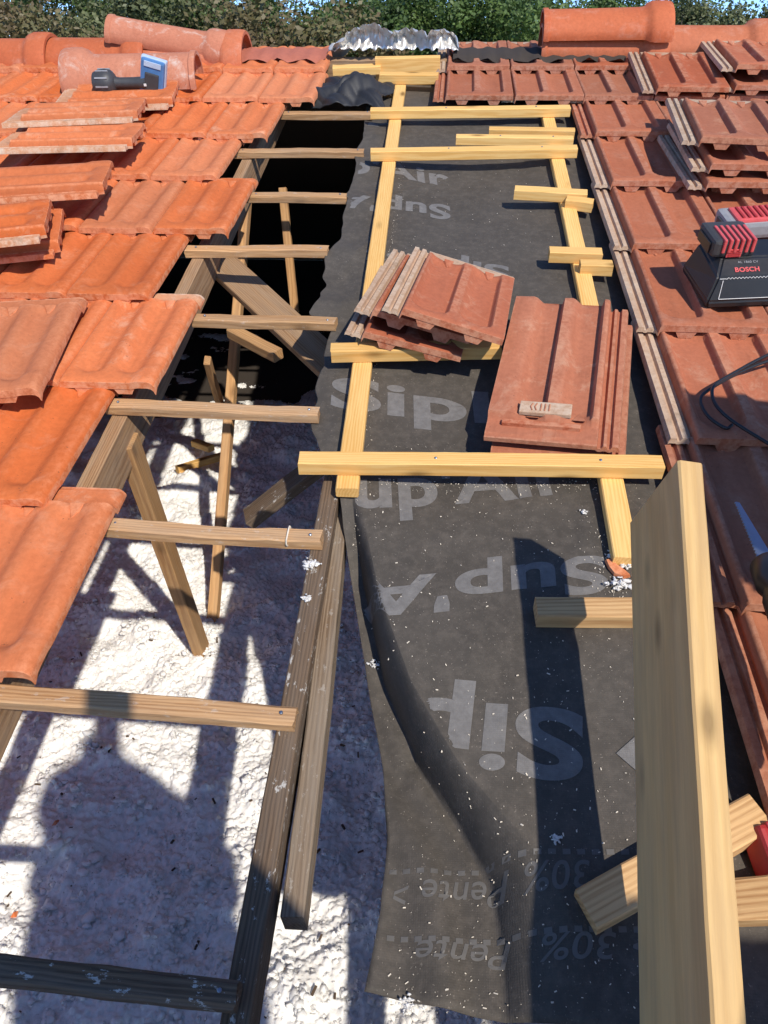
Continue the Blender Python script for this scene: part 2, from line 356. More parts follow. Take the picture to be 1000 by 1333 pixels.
def timber(name, label, cat, A, B, w, h, mat, group=None, up=(0, 0, 1), **kw):
    A = V3(A); B = V3(B); L = (B-A).length
    o = obj(name, timber_mesh(name, L, w, h, mat, **kw), None, frame((A+B)/2, B-A, up))
    return props(o, label, cat, group)
def dv(p, d): return p+V3((0, d, 0))
def nail(parent, x, y=0.):      # a nail head on top of a timber
    MB().lathe([(-.004, .0028), (.0012, .0028), (.002, .0018)], 8, RYm(rad(-90))).out('nail', STEEL, parent, T((x, y, .0005)))
OLD_B = [((-190, 1222), (312, 1272), 'old batten lying lowest in the opening, dark and stained, nailed over the old rafter'),
         ((-190, 880), (386, 917), 'old brown batten that crosses above the white insulation with its right end split'),
         ((133, 672), (420, 689), 'old batten with a string tied round it near its right end'),
         ((139, 517), (416, 528), 'old batten just above the leaning strut, ending on the membrane edge'),
         ((253, 406), (438, 413), 'old batten lying over the wide diagonal brace'),
         ((243, 318), (428, 320), 'old batten next above the one lying over the wide diagonal brace'),
         ((322, 250), (452, 250), 'old batten third down below the black crumpled sheet'),
         ((306, 193), (474, 193), 'old batten second down below the black crumpled sheet'),
         ((366, 144), (486, 144), 'old batten right under the black crumpled sheet')]
G_OLD = 'old battens across the opening'
for k, (a, b, lb) in enumerate(OLD_B):
    A = dv(at(*a), -.015); B = dv(at(*b), -.015)
    o = timber('old_batten', lb, 'batten', A, B, .031, .024, OLDD if k == 0 else OLD, G_OLD, rough=.0022, wane=.35)
    L = (B-A).length
    nail(o, L/2-.02); nail(o, -L/2+.03)
    if k == 2:
        s = MB().tube(catmull([(0, -.017, .001), (0, .016, .002), (.001, .017, -.02), (.002, .018, -.045), (.004, .0, -.027), (0, -.018, -.012), (0, -.017, .001)], 4), .0015, 6); s.out('string', CHIP, o, T((L/2-.06, 0, 0)))
G_RAF = 'roof rafters'
RN = -.0265
for u, lb, m in ((-.685, 'rafter at the edge of the orange tiles, its top bared along the opening', RAFT), (-.213, 'long dark rafter with flaked white paint running down to the front', OLDD),
                 (.35, 'rafter hidden under the membrane below the right new wooden lath', RAFT), (-1.17, 'rafter under the left orange tiles', RAFT), (.9, 'rafter under the red brown tiles', RAFT)):
    timber('rafter', lb, 'rafter', (u, -1.1, RN), (u, 3.52, RN), .034, .07 if u == -.213 else .105, m, G_RAF, rough=.001)
timber('splice_timber', 'short old timber hanging beside the dark rafter with a sawn end', 'timber', at(444, 640, -.06), at(379, 1193, -.055), .031, .058, OLDG, rough=.0015)
# truss webs, braces and pieces in the attic
timber('truss_strut', 'brown strut leaning from the left rafter down into the white insulation', 'strut', (-.655, 1.235, -.08), (-.66, 1.262, -.93), .055, .034, STRUT, up=(1, 0, 0), rough=.001)
timber('truss_strut', 'long thin strut rising from the insulation towards the ridge behind the battens', 'strut', (-.672, 1.40, -.99), (-.69, 2.80, -.06), .042, .03, STRUT, up=(1, 0, 0), rough=.001)
timber('brace_board', 'wide grey board laid diagonally under the battens', 'board', at(268, 322, -.10), at(462, 500, -.22), .10, .022, RAFT, rough=.001)
timber('short_block', 'short pale block sticking out below the wide diagonal board', 'block', at(300, 425, -.17), at(362, 457, -.17), .035, .03, STRUT)
timber('thin_post', 'thin brown post standing deep in the dark attic', 'post', at(373, 245, -.25), at(389, 405, -.62), .03, .03, STRUT, up=(1, 0, 0))
timber('dark_plank', 'dark plank lying in the shade beside the membrane edge', 'plank', at(412, 600, -.22), at(318, 672, -.36), .055, .03, OLDD, rough=.001)
timber('leaning_slat', 'thin slat leaning behind the long strut', 'slat', at(274, 470, -.35), at(292, 530, -.62), .03, .02, STRUT, up=(1, 0, 0))
p = floorpt(230, 607, FLOOR+.05); q = floorpt(290, 590, FLOOR+.05)
timber('fallen_lath', 'orange lath half buried in the insulation', 'lath', p, q, .03, .03, PINE, up=(0, .29, .96))
p = floorpt(252, 572, FLOOR+.07); q = floorpt(275, 580, FLOOR+.07)
timber('wood_scrap', 'small yellow wood scrap beside the half buried lath', 'wood scrap', p, q, .035, .03, PINE, up=(0, .29, .96))
# ridge beam
timber('ridge_board', 'brown ridge board under the silver foil', 'board', (-.72, 3.56, .03), (.3, 3.56, .03), .05, .13, RAFT)

# ------------------------------------------------------------------ membrane
EDGE_PX = [(470, 1333, -.10), (476, 1300, -.10), (495, 1200, -.10), (503, 1100, -.11), (497, 1000, -.12), (480, 900, -.12), (466, 800, -.08), (450, 700, -.05), (437, 640, -.03), (424, 600, -.02), (413, 545, -.02), (424, 470, -.02),
           (434, 418, -.018), (394, 411, -.02), (413, 385, -.02), (432, 325, -.02), (450, 272, -.02), (463, 215, -.02), (472, 175, -.02), (478, 140, -.02), (474, 104, -.02), (486, 88, -.02)]
ep = [at(x, y, n) for x, y, n in EDGE_PX]; ev_ = [p.y for p in ep]; eu = [p.x for p in ep]
fold = [(468, 648, 459, 650, .004), (478, 700, 464, 702, .03), (495, 780, 474, 765, .07), (535, 890, 500, 890, .095), (595, 990, 545, 998, .10), (660, 1065, 600, 1080, .085), (715, 1130, 640, 1150, .07), (760, 1230, 655, 1240, .06), (790, 1333, 660, 1333, .055)]
fr = [at(a, b, -.03) for a, b, *_ in fold][::-1]; ft = [at(c, d, -.03-D) for a, b, c, d, D in fold][::-1]; fD = [f[4]*1.1 for f in fold][::-1]
frv, fru, ftv, ftu = [p.y for p in fr], [p.x for p in fr], [p.y for p in ft], [p.x for p in ft]
V0, V1, UR = .205, 3.5, .66
_cr = random.Random(21)
CREASES = []
for _ in range(34):
    _a = _cr.gauss(1.2, .7); _u, _v, _l = _cr.uniform(-.25, .5), _cr.uniform(.25, 3.2), _cr.uniform(.05, .22)
    CREASES.append((_u, _v, math.cos(_a), math.sin(_a), _l, _cr.choice((-1, 1))*_cr.uniform(.0012, .0032), _cr.uniform(.007, .014)))
def mem_n(u, v):
    u = np.asarray(u, float); v = np.asarray(v, float)
    s = np.clip((u+.19)/.54, 0, 1); n = -.0205-.020*np.sin(math.pi*s)*(.55+.45*np.sin(v*5.2+1))**1
    n -= .012*sstep(.37, .5, u)
    n += .004*(vnoise(u*1.0+3, v+3, .09, 11)-.5)+.0025*(vnoise(u+5, v*.6+5, .035, 12)-.5)
    # left strip, loose and wavy
    e = np.interp(v, ev_, eu); k = sstep(-.19, -.26, u)*sstep(1.02, 1.15, v)
    n += k*(.008*np.sin(v*21+u*9)+.010*(vnoise(u+9, v+9, .07, 13)-.5))
    n = np.maximum(n, np.where(v > 1.08, -.0245+0*u, -9)) if False else n
    for cu, cv, ca, sa, l, h, w in CREASES:
        x = (u-cu)*ca+(v-cv)*sa; y = -(u-cu)*sa+(v-cv)*ca
        n = n+h*np.exp(-(y/w)**2)*np.clip(1-(x/l)**2, 0, 1)
    # the drop of the lower left flap
    a, b, D = fold_ab(v)
    t = np.clip((b-u)/np.maximum(b-a, .004), 0, 1); d = .25*t+.75*t**2.6
    rp = sstep(a, a-.05, u)*sstep(1.06, .98, v)
    n = n-D*d+rp*(.005*np.sin((u-a)*70+v*3)+.003*np.sin((u-a)*33-v*9))
    return n
def fold_ab(v):
    a = np.interp(v, ftv, ftu); b = np.interp(v, frv, fru); D = np.interp(v, ftv, fD); e = np.interp(v, ev_, eu); k = sstep(1.03, 1.15, v)
    a = a*(1-k)+(e+.06)*k; b = b*(1-k)+(e+.10)*k; a = np.maximum(a, e+.008); b = np.maximum(b, a+.012)
    return a, b, D*sstep(1.08, 1.0, v)
VBL = at(476, 1300, -.13); VBR = at(640, 1333, -.12)
def membrane():
    nv = 300; V = []; F = []; s1, s2, s3 = 26, 26, 96; nu = s1+s2+s3
    for j in range(nv+1):
        v = V0+(V1-V0)*j/nv; e = float(np.interp(v, ev_, eu)); jit = float(.030*(vnoise(np.array([v+3.]), np.array([1.]), .13, 51)[0]-.5)+.016*(vnoise(np.array([v+3.]), np.array([2.]), .045, 52)[0]-.5))*min(1, max(.15, (v-.9)*3))
        a, b, D = [float(q) for q in fold_ab(v)]; e += jit; e = min(e, a-.004)
        u = np.concatenate([np.linspace(e, a, s1, endpoint=False), np.linspace(a, b, s2, endpoint=False), b+(UR-b)*np.linspace(0, 1, s3+1)**1.3]); vv = np.full(nu+1, v)
        vb = vv+((VBL.y+(VBR.y-VBL.y)*(u-VBL.x)/(VBR.x-VBL.x))-V0)*(1-j/nv)**14
        n = mem_n(u, vb)
        V += list(zip(u.tolist(), vb.tolist(), n.tolist()))
    for j in range(nv):
        for i in range(nu): a = j*(nu+1)+i; F.append((a, a+1, a+nu+2, a+nu+1))
    o = mk('roofing_membrane', V, F, MEMB, smooth=180)
    m = o.modifiers.new('thick', 'SOLIDIFY'); m.thickness = .0012; m.offset = -1
    return props(o, 'dark grey printed roofing membrane sagging between the new laths', 'membrane')
mem = membrane()
def text_mesh(txt, bold=.028, width=None):
    c = bpy.data.curves.new('t', 'FONT'); c.body = txt; c.size = 1; c.offset = bold; c.space_character = 1.04
    o = bpy.data.objects.new('t', c); COL.objects.link(o); dg = bpy.context.evaluated_depsgraph_get(); dg.update()
    me = bpy.data.meshes.new_from_object(o.evaluated_get(dg)); bpy.data.objects.remove(o); bpy.data.curves.remove(c)
    bm = bmesh.new(); bm.from_mesh(me); bpy.data.meshes.remove(me); bmesh.ops.triangulate(bm, faces=bm.faces[:])
    return bm
def printed(txt, p0, p1, p2, mat=PRINT, bold=.03, nn=-.03, res=.009, wavy=0.):
    P0, P1, P2 = at(*p0, nn), at(*p1, nn), at(*p2, nn); ex = P1-P0; ey = P2-P0
    bm = text_mesh(txt, bold); xs = [v.co.x for v in bm.verts]; x0, x1 = min(xs), max(xs)
    for v in bm.verts:
        a = (v.co.x-x0)/(x1-x0); b = v.co.y/.73; q = P0+ex*a+ey*b; v.co = (q.x, q.y, 0)
    for _ in range(6):
        es = [e for e in bm.edges if e.calc_length() > res]
        if not es: break
        bmesh.ops.subdivide_edges(bm, edges=es, cuts=1); bmesh.ops.triangulate(bm, faces=bm.faces[:])
    kill = [v for v in bm.verts if v.co.x < float(np.interp(v.co.y, ev_, eu))+.012 or v.co.y < V0+.02 or (txt == 'Sip' and v.co.x < float(fold_ab(v.co.y)[1])+.004)]
    bmesh.ops.delete(bm, geom=kill, context='VERTS')
    co = np.array([v.co[:] for v in bm.verts])
    if len(co):
        n = mem_n(co[:, 0], co[:, 1])
        for v, z in zip(bm.verts, n): v.co.z = z+.0007
    for f in bm.faces:
        if f.normal.z < 0: f.normal_flip()
    me = bpy.data.meshes.new('printed_text'); bm.to_mesh(me); bm.free(); me.materials.append(mat); me.shade_smooth()
    return obj('printed_text', me, mem)
printed("p'Air", (452, 229), (586, 239), (453, 210))
printed("Sup'Air", (586, 267), (400, 257), (587, 286))
printed("Siplast", (662, 350), (478, 330), (662, 371))
printed("Sipl", (430, 534), (641, 546), (434, 494))
printed("up'Air", (462, 664), (746, 640), (462, 610))
printed("Sup'Air", (785, 728), (380, 770), (792, 776))
printed("Sip", (757, 936), (528, 916), (757, 1028), nn=-.04)
printed("p'Air", (300, 168), (520, 168), (300, 158))
printed("e > 30% Pente >", (846, 1132), (510, 1130), (846, 1170), PRINTD, .008, nn=-.06)
printed("> 30%  Pente", (846, 1226), (545, 1212), (842, 1262), PRINTD, .008, nn=-.06)
def strip(pts, mat, name='printed_line', nn=-.06, w=.0035):
    V = []; F = []
    for a, b in pts:
        A, B = at(*a, nn), at(*b, nn); k = len(V)
        for q in (A, B):
            for s in (-w, w): V.append((q.x, q.y+s, float(mem_n(q.x, q.y+s))+.0008))
        F.append((k, k+2, k+3, k+1))
    mk(name, V, F, mat, mem)
strip([((506+i*18.5, 1116+.35*i), (516+i*18.5, 1116+.35*i)) for i in range(19)], PRINTD)
strip([((503+i*18.5, 1208+.75*i), (513+i*18.5, 1208+.75*i)) for i in range(19)], PRINTD)
tp = [at(*q, -.035) for q in ((800, 986), (850, 942), (850, 1030))]
mk('printed_arrow', [(p.x, p.y, float(mem_n(p.x, p.y))+.002) for p in tp], [(0, 2, 1)], PRINT, mem)

# ------------------------------------------------------------------ new laths
G_NEW = 'new pine battens on the membrane'
def newb(a, b, lb, n=.036, w=.036, h=.031, name='new_batten', cat='batten', group=G_NEW, nails=True):
    A = dv(at(*a, n), -w/2); B = dv(at(*b, n), -w/2)
    o = timber(name, lb, cat, A, B, w, h, PINE, group, rough=.0008)
    if nails and (B-A).length > .3:
        for x in (-.12, .33): nail(o, x*(B-A).length)
    return o
newb((391, 586), (862, 592), 'long yellow new batten crossing the membrane right behind the big board')
newb((432, 446), (652, 441), 'new batten partly covered by the fanned stack of three tiles')
newb((483, 192), (751, 188), 'new batten with clean top just in front of the two loose laths')
newb((483, 139.5), (742, 136), 'uppermost full length new batten, below the front row of red brown tiles')
G_OFF = 'pine offcuts'
newb((594, 174), (746, 176), 'loose lath lying behind the clean new batten', .03, .03, .028, 'loose_lath', 'lath', G_OFF)
newb((637, 164), (748, 166), 'loose lath with a slanted cut end behind its longer neighbour', .032, .03, .03, 'loose_lath', 'lath', G_OFF)
newb((670, 241), (764, 246), 'upper short pine block left of the red brown verge', .034, .036, .03, 'pine_block', 'block', G_OFF)
newb((737, 254), (772, 258), 'small split pine block under the upper short block', .028, .034, .03, 'pine_block', 'block', G_OFF)
newb((715, 320), (783, 322), 'lower short pine block left of the red brown verge', .034, .036, .03, 'pine_block', 'block', G_OFF)
newb((755, 337), (797, 338), 'small split pine block under the lower short block', .028, .034, .03, 'pine_block', 'block', G_OFF)
newb((495, 93), (571, 93.5), 'short pine piece in front of the wide pine plank below the foil', .04, .04, .034, 'pine_piece', 'wood', G_OFF)
newb((489, 73), (573, 71.5), 'wide upright pine plank right below the silver foil', .075, .03, .10, 'pine_plank', 'plank', G_OFF)
newb((434, 84), (496, 82), 'thin pine piece beside the black crumpled sheet', .05, .045, .03, 'pine_piece', 'wood', G_OFF)
G_CB = 'counter laths nailed along the slope'
def lath(a, b, lb, n=.0045):
    o = timber('counter_lath', lb, 'lath', at(*a, n), at(*b, n), .043, .022, PINE, G_CB, rough=.0008)
    return o
lath((452, 636), (521.5, 108), 'long pine counter lath on the left side of the membrane')
lath((768, 398), (711, 138), 'upper right pine counter lath beside the red brown verge')
lath((816, 726), (785, 560), 'lower right pine counter lath vanishing behind the big board')
o = timber('offcut', 'squared timber offcut lying on the membrane left of the big board', 'offcut', dv(at(698, 776, .01), -.02), dv(at(850, 776, .01), -.02), .040, .032, OFFC, rough=.0008)
o = timber('offcut', 'slanting sawn timber poking out from under the big board near the front', 'offcut', at(763, 1182, -.005), at(992, 1056, .02), .050, .034, OFFC, rough=.001)
o = timber('offcut', 'splintered piece of wood right of the big board', 'offcut', at(925, 1172, .0), at(1040, 1160, .02), .05, .03, OFFC, rough=.003)
# the big board, resting across the eaves opening
TR = V3((.34, .757, .332)); bd = V3((.0853621, .97139948, .22157698)); br = V3((.98754481, -.05298848, -.14814679)); bw = V3((.13216869, -.23146332, .96382372))
BW, BT, BL = .168, .032, 2.1
c = TR-br*(BT/2)-bw*0-bd*(BL/2)
o = obj('big_board', timber_mesh('big_board', BL, BT, BW, PLANK, rough=.0008, ch=.0025, seg=40), None, frame(c, bd, bw))
props(o, 'big thick plank standing on edge and pointing up the slope', 'plank')

# ------------------------------------------------------------------ tiles
def tile_mesh(name, Wc, S, L, mat, smat, style, H=.029, zf=.012, seed=0, turned=False):
    r = random.Random(seed)
    if style == 'flat':
        tr = [(.011, .026, .097, .107), (.126, .152, .204, .214)]; k = Wc/.25; tr = [tuple(q*k for q in t) for t in tr]
    else:
        zf = .0155
        tr = [(.014, .044, .062, .092), (.100, .130, .148, .178)]; k = Wc/.21; tr = [tuple(q*k for q in t) for t in tr]
    if turned: tr = [(.016*Wc/.25, .024*Wc/.25, .066*Wc/.25, .098*Wc/.25), (.118*Wc/.25, .126*Wc/.25, .166*Wc/.25, .198*Wc/.25)]
    xs = set([0, .003, .006, .014, .017, .021, .025, S-.010, S-.006, S-.002, S, S+.0015, S+.004, S+.007, S+.012])
    for t in tr:
        for a, b, m in ((t[0], t[1], 5), (t[1], t[2], 3), (t[2], t[3], 4)):
            for i in range(m+1): xs.add(round(S+a+(b-a)*i/m, 5))
    E = S+Wc-.0035
    for q in (S+Wc-.02, S+Wc-.012, S+Wc-.007, S+Wc-.005, E): xs.add(round(q, 5))
    xs = sorted(x for x in xs if x <= E+1e-6); xs = [x for i, x in enumerate(xs) if i == 0 or x-xs[i-1] > 6e-4]
    ys = [0, .002, .006, .016, .028, .038, .046, .052, .058, .066, .076, .09, .13, .2, .27, .33, L-.105, L-.085, L-.075, L-.066, L-.058, L-.052, L-.047, L-.03, L-.012, L-.008, L]
    ys = sorted(set(ys))
    stripz = [(0, .004), (.003, .012), (.014, .0125), (.017, .005), (.021, .005), (.025, .0125), (S-.010, .0125), (S-.006, .005), (S, .005)]
    def top(x, y):
        if x < S+.0005:
            z = np.interp(x, *zip(*stripz)); return float(z) if y > .018 else float(z)
        X = x-S
        z = float(np.interp(X, [0, .0015, .005], [.006, H-.006, H]))
        d = 0.
        for a, b, c, e in tr:
            f = float(sstep(a, b, X)*(1-sstep(c, e, X))) if style != 'flat' or turned else float(np.clip((X-a)/(b-a), 0, 1)**.85*(1-sstep(c, e, X)))
            m = (b+c)/2; hw = (e-a)/2; q = min(1, abs(X-m)/hw); ye = .030+.030*(1-math.sqrt(max(0, 1-q*q)))
            g = float(sstep(ye, ye+(.018 if style == 'flat' else .03), y))
            if turned: g = 1.
            yh = L-.075+.0*q; g *= 1-float(sstep(yh-.012, yh+.004, y))*(.55 if q > .35 else .1)
            d = max(d, f*g)
        z -= (H-zf)*d
        hd = float(sstep(L-.056, L-.050, y)); z = z*(1-hd)+hd*min(z, .0145)
        if y > L-.012: z = min(z, .011)
        z -= .003*(1-float(sstep(0, .008, y)))
        if style != 'flat':
            rr = max(0, X-(Wc-.0175))/.014; z -= .012*rr*rr
            cp = float(sstep(Wc-.052, Wc-.044, X))*float(1-sstep(.05, .075, y)); z += .0035*cp
        return z
    nx, ny = len(xs), len(ys); Vt = []; Vb = []
    for y in ys:
        for x in xs:
            yy = y
            if x < S-.0005: yy = .014+y*(L-.014)/L
            z = top(x, y); w = .0006*(r.random()-.5)
            th = .0095+.006*(1-float(sstep(.004, .02, y)))
            zb = z-th if x > S+.003 else max(-.002, min(0, z-.012))
            if x > S+.003: zb = max(zb, -.002)
            if style != 'flat' and x > E-.003: zb -= .004
            Vt.append((x, yy, z+w)); Vb.append((x, yy, zb))
    V = Vt+Vb; n = nx*ny; F = []; mi = []
    for j in range(ny-1):
        for i in range(nx-1):
            a = j*nx+i; s = xs[i+1] <= S+.0006
            F.append((a, a+1, a+nx+1, a+nx)); mi.append(1 if s or (ys[j] >= L-.052) else 0)
            F.append((n+a, n+a+nx, n+a+nx+1, n+a+1)); mi.append(0)
    for i in range(nx-1):
        F.append((i, n+i, n+i+1, i+1)); mi.append(1 if xs[i+1] <= S+.0006 else 0); a = (ny-1)*nx+i; F.append((a, a+1, n+a+1, n+a)); mi.append(1)
    for j in range(ny-1):
        a = j*nx; F.append((a, a+nx, n+a+nx, n+a)); mi.append(1); a = j*nx+nx-1; F.append((a, n+a, n+a+nx, a+nx)); mi.append(0)
    me = mesh(name, V, F, mat); me.materials.append(smat)
    # lugs under the front edge
    mb = MB(); mb.V = [tuple(v.co) for v in me.vertices]; mb.F = [tuple(p.vertices) for p in me.polygons]; k0 = len(mb.F)
    for a, b, c, e in tr:
        m = S+(b+c)/2; hw = .025; z1 = zf; z0 = z1-.018
        mb.add([(m-hw, .0015, z1), (m+hw, .0015, z1), (m+hw, .03, z1), (m-hw, .03, z1), (m-hw+.010, .0015, z0), (m+hw-.010, .0015, z0), (m+hw-.011, .026, z0), (m-hw+.011, .026, z0)],
               [(0, 4, 5, 1), (1, 5, 6, 2), (2, 6, 7, 3), (3, 7, 4, 0), (4, 7, 6, 5)])
        zz = .0125   # small upstand notches at the head
        mb.add([(m-.011, L-.072, zz), (m+.011, L-.072, zz), (m, L-.090, zf+.001), (m-.013, L-.056, zz+.010), (m+.013, L-.056, zz+.010)], [(0, 2, 1), (3, 4, 1, 0), (0, 3, 2), (4, 2, 1), (3, 2, 4)])
    m2 = mesh(name, mb.V, mb.F, mat, 38); m2.materials.append(smat)
    m2.polygons.foreach_set('material_index', mi+[0]*(len(mb.F)-len(mi))); bpy.data.meshes.remove(me)
    return m2
LW, LS, LL = .21, .034, .425
RW, RS, RL = .25, .045, .475
t_or = tile_mesh('roof_tile', LW, LS, LL, ORANGE, ORANGE_S, 'soft', seed=1)
t_os = tile_mesh('roof_tile', LW, LS, LL, ORANGE_S, MORTAR, 'soft', seed=2)
t_br = tile_mesh('roof_tile', RW, RS, RL, BROWN, LIME, 'flat', seed=3)
t_bn = tile_mesh('roof_tile', RW, RS, RL, BROWN, BROWN_S, 'flat', seed=6)
t_bs = tile_mesh('roof_tile', RW, RS, RL, BROWN_S, LIME, 'flat', seed=4)
roofL = thing('tiled_roof', 'orange clay tiled slope with a stepped edge on the left of the opening', 'roof')
roofR = thing('tiled_roof', 'red brown clay tiled slope with straight edge right of the opening', 'roof')
def lay(me, roof, u, v, L, base=.021, top=0.):
    M = T((u+random.gauss(0, .0015), v+random.gauss(0, .002), base+random.gauss(0, .0008))) @ RZ(random.gauss(0, .005)) @ RXm(-math.asin((base-top)/L)) @ RYm(random.gauss(0, .004))
    obj('roof_tile', me, roof, M)
VERGE = [(.565, -.575), (.920, -.69), (1.272, -.592), (1.622, -.705), (1.973, -.592), (2.324, -.70), (2.668, -.606), (3.024, -.497), (3.375, -.497)]
for k, (v, ur) in enumerate(VERGE):
    j = 0
    while True:
        u = ur-(LW+LS)-j*LW+.0
        if u < -3.35: break
        lay(t_os if (k == 2 and j < 1) or random.random() < .12 else t_or, roofL, u, v, LL); j += 1
RROWS = [(.36, .44), (.752, .44), (1.144, .442), (1.536, .443), (1.925, .443), (2.318, .438), (2.708, .438), (3.052, -.062), (3.40, -.062)]
for k, (v, ul) in enumerate(RROWS):
    j = 0
    while ul+j*RW < 3.2: lay(t_bn if k in (0, 1, 6, 7) and j == 0 else t_bs if random.random() < .2 else t_br, roofR, ul+j*RW, v, RL, .023); j += 1
for v in (-.52, -.87, -1.22):
    for j in range(14): lay(t_or, roofL, .1-(LW+LS)-j*LW, v, LL)
    for j in range(12): lay(t_br, roofR, .12+j*RW, v, RL)
t_tu = tile_mesh('roof_tile', .218, .040, .485, BROWN_S, BROWN_S, 'flat', seed=5, turned=True, H=.031)
# loose tiles
def loose(me, label, A, B, n, group, right=None, roll=0., pitch=0., S=.045, Wd=.295):
    a = at(*A, n); L = {id(t_or): LL, id(t_os): LL, id(t_tu): .485}.get(id(me), RL)
    flat_ = abs(at(*B, n).y-a.y) < .6*abs(at(*B, n).x-a.x); near = at(*B, n).y < a.y
    lo, hi = (n+.06, n-.12) if near else (n-.12, n+.06)     # height of the head end that gives the tile its true length
    for _ in range(40):
        m = (lo+hi)/2
        if (at(*B, m)-a).length > L: lo = m
        else: hi = m
    if flat_: lo = n+.004
    y = (at(*B, lo)-a).normalized(); x = y.cross(V3((0, 0, 1))).normalized(); z = x.cross(y)
    M = Matrix(((x[0], y[0], z[0], a[0]), (x[1], y[1], z[1], a[1]), (x[2], y[2], z[2], a[2]), (0, 0, 0, 1))) @ RYm(roll)
    if right: M = M @ T((-Wd, 0, 0))
    o = obj('loose_tile', me, None, M); return props(o, label, 'roof tile', group)
gA, gB, gC = 'loose tiles on the right slope', 'loose tiles on the membrane', 'loose tiles on the left slope'
loose(t_bs, 'top tile of the pile of three on the red brown slope', (888, 190), (866, 133), .145, gA)
loose(t_br, 'middle tile of the pile of three on the red brown slope', (901, 225), (868, 165), .098, gA)
loose(t_br, 'bottom tile of the pile of three on the red brown slope', (897, 249), (855, 181), .057, gA)
loose(t_bs, 'upper tile of the pile of two near the right ridge', (940, 94), (910, 57), .115, gA)
loose(t_br, 'lower tile of the pile of two near the right ridge', (938, 121), (908, 78), .062, gA)
loose(t_bs, 'single loose dusty tile between the two piles near the right ridge', (837, 123), (817, 72), .062, gA)
def posed(me, label, p, r, group, k=1., dz=0., dx=0., dy=0.):
    r = V3(r); o = obj('loose_tile', me, None, T(p) @ Matrix.Rotation(r.length, 4, r.normalized()) @ T((dx, dy, dz)) @ Matrix.Diagonal((k, k, k, 1)))
    return props(o, label, 'roof tile', group)
posed(t_bs, 'top tile of the fanned stack of three on the membrane', (-.1278, 1.4181, .139), (-.158, .233, -.138), gB, .9)
posed(t_bs, 'middle tile of the fanned stack of three on the membrane', at(459, 408, .098), (-.150, .215, -.155), gB, .9)
posed(t_bs, 'bottom tile of the fanned stack of three on the membrane', at(447, 438, .060), (-.140, .185, -.120), gB, .9)
ot = posed(t_tu, 'upper turned tile with its stamped head end facing the camera', (.4252, 1.5898, .0519), (-.12, -.0314, 2.964), gB)
posed(t_tu, 'lower turned tile peeking out under the stamped one', (.4252, 1.5898, .0519), (-.12, -.0314, 2.964), gB, 1., -.032, -.014, .012)
# stamped plate on the head of the turned tile
mb = MB().box((RS+.10, .485-.075, .029), (.10, .034, .010), b=.002); mb.out('stamp_plate', LIME, ot)
mb = MB()
for i in range(5): mb.add(*(lambda m: (m.V, m.F))(MB().tube([(RS+.093+i*.008, .485-.064, .0345), (RS+.0945+i*.008+(.002 if i > 2 else -.002), .485-.075, .035), (RS+.093+i*.008, .485-.085, .0345)], .0014, 5)))
mb.out('stamped_mark', BROWN_S, ot)
MB().box((RS+.105, .485-.040, .018), (.15, .012, .010), b=.0015).out('head_rib', BROWN_S, ot)
kw = dict()
loose(t_os, 'upper long loose orange tile with grey mortar at its left end', (178, 159), (10, 166), .115, gC, roll=.13)
loose(t_os, 'lower long loose orange tile lying parallel in front of its twin with mortar', (170, 196), (3, 200), .11, gC, roll=.13)
loose(t_os, 'loose orange tile half hidden right below the black cordless tool', (224, 142), (95, 146), .055, gC, roll=.02)
loose(t_or, 'sideways orange tile at the left border, uppermost of its heap', (134, 257), (0, 265), .12, gC, roll=.09)
loose(t_os, 'sideways orange tile with broken lower rim at the left border, front of its heap', (60, 315), (-60, 328), .135, gC, roll=.09)
loose(t_or, 'sideways orange tile lying underneath the heap at the left border', (78, 335), (-40, 347), .06, gC, roll=.0)
loose(t_or, 'lifted orange tile lying over the laid row at the left border', (57, 521), (116, 392), .07, gC, right=True, Wd=LW+LS)
# out of the frame on the right: a tile stack added to cast shade
for i in range(20):
    o = obj('added_shade_tile', t_br, None, T((.76+random.gauss(0, .006), .48+random.gauss(0, .006), .06+i*.036)) @ RZ(random.gauss(0, .03)-.12))
    props(o, 'red brown tile of an unseen tall stack added to cast shade', 'roof tile', 'added shade stack')

# ------------------------------------------------------------------ ridge
def ridge_mesh(name, mat, Lr=.50, r=.092):
    mb = MB(); prof = [(0, r+.004), (.006, r+.006), (.02, r+.006), (.024, r), (.20, r), (Lr-.115, r+.002), (Lr-.098, r+.006), (Lr-.088, r+.020), (Lr-.07, r+.027), (Lr-.03, r+.028), (Lr-.008, r+.026), (Lr, r+.022)]
    inner = [(x, q-.013) for x, q in prof[::-1]]
    seg = 22; V = []; F = []
    loop = prof+inner; a0, a1 = rad(-8), rad(188)
    for x, q in loop:
        for i in range(seg+1):
            a = a0+(a1-a0)*i/seg; yy = q*math.cos(a); zz = q*math.sin(a)*.93
            if i < 4 or i > seg-4: yy *= 1.03
            V.append((x, yy, zz))
    m = seg+1; k = len(loop)
    for j in range(k):
        for i in range(seg):
            a = j*m+i; b = ((j+1) % k)*m+i; F.append((a, a+1, b+1, b))
    for i in (0, seg):
        for j in range(len(prof)-1):
            f = (j*m+i, (j+1)*m+i, (k-2-j)*m+i, (k-1-j)*m+i); F.append(f if i == 0 else f[::-1])
    F = [f[::-1] for f in F]
    return mesh(name, V, F, mat, 45)
rt, rts = ridge_mesh('ridge_tile', RIDGE), ridge_mesh('ridge_tile', RIDGE_S)
RV, RNN = 3.62, .048
LV, LN = 3.56, .028
rl = thing('roof_ridge', 'row of orange ridge tiles on the left end of the ridge', 'ridge')
rr = thing('roof_ridge', 'row of orange ridge tiles on the right end of the ridge', 'ridge')
ue = atv(320, 60, LV).x
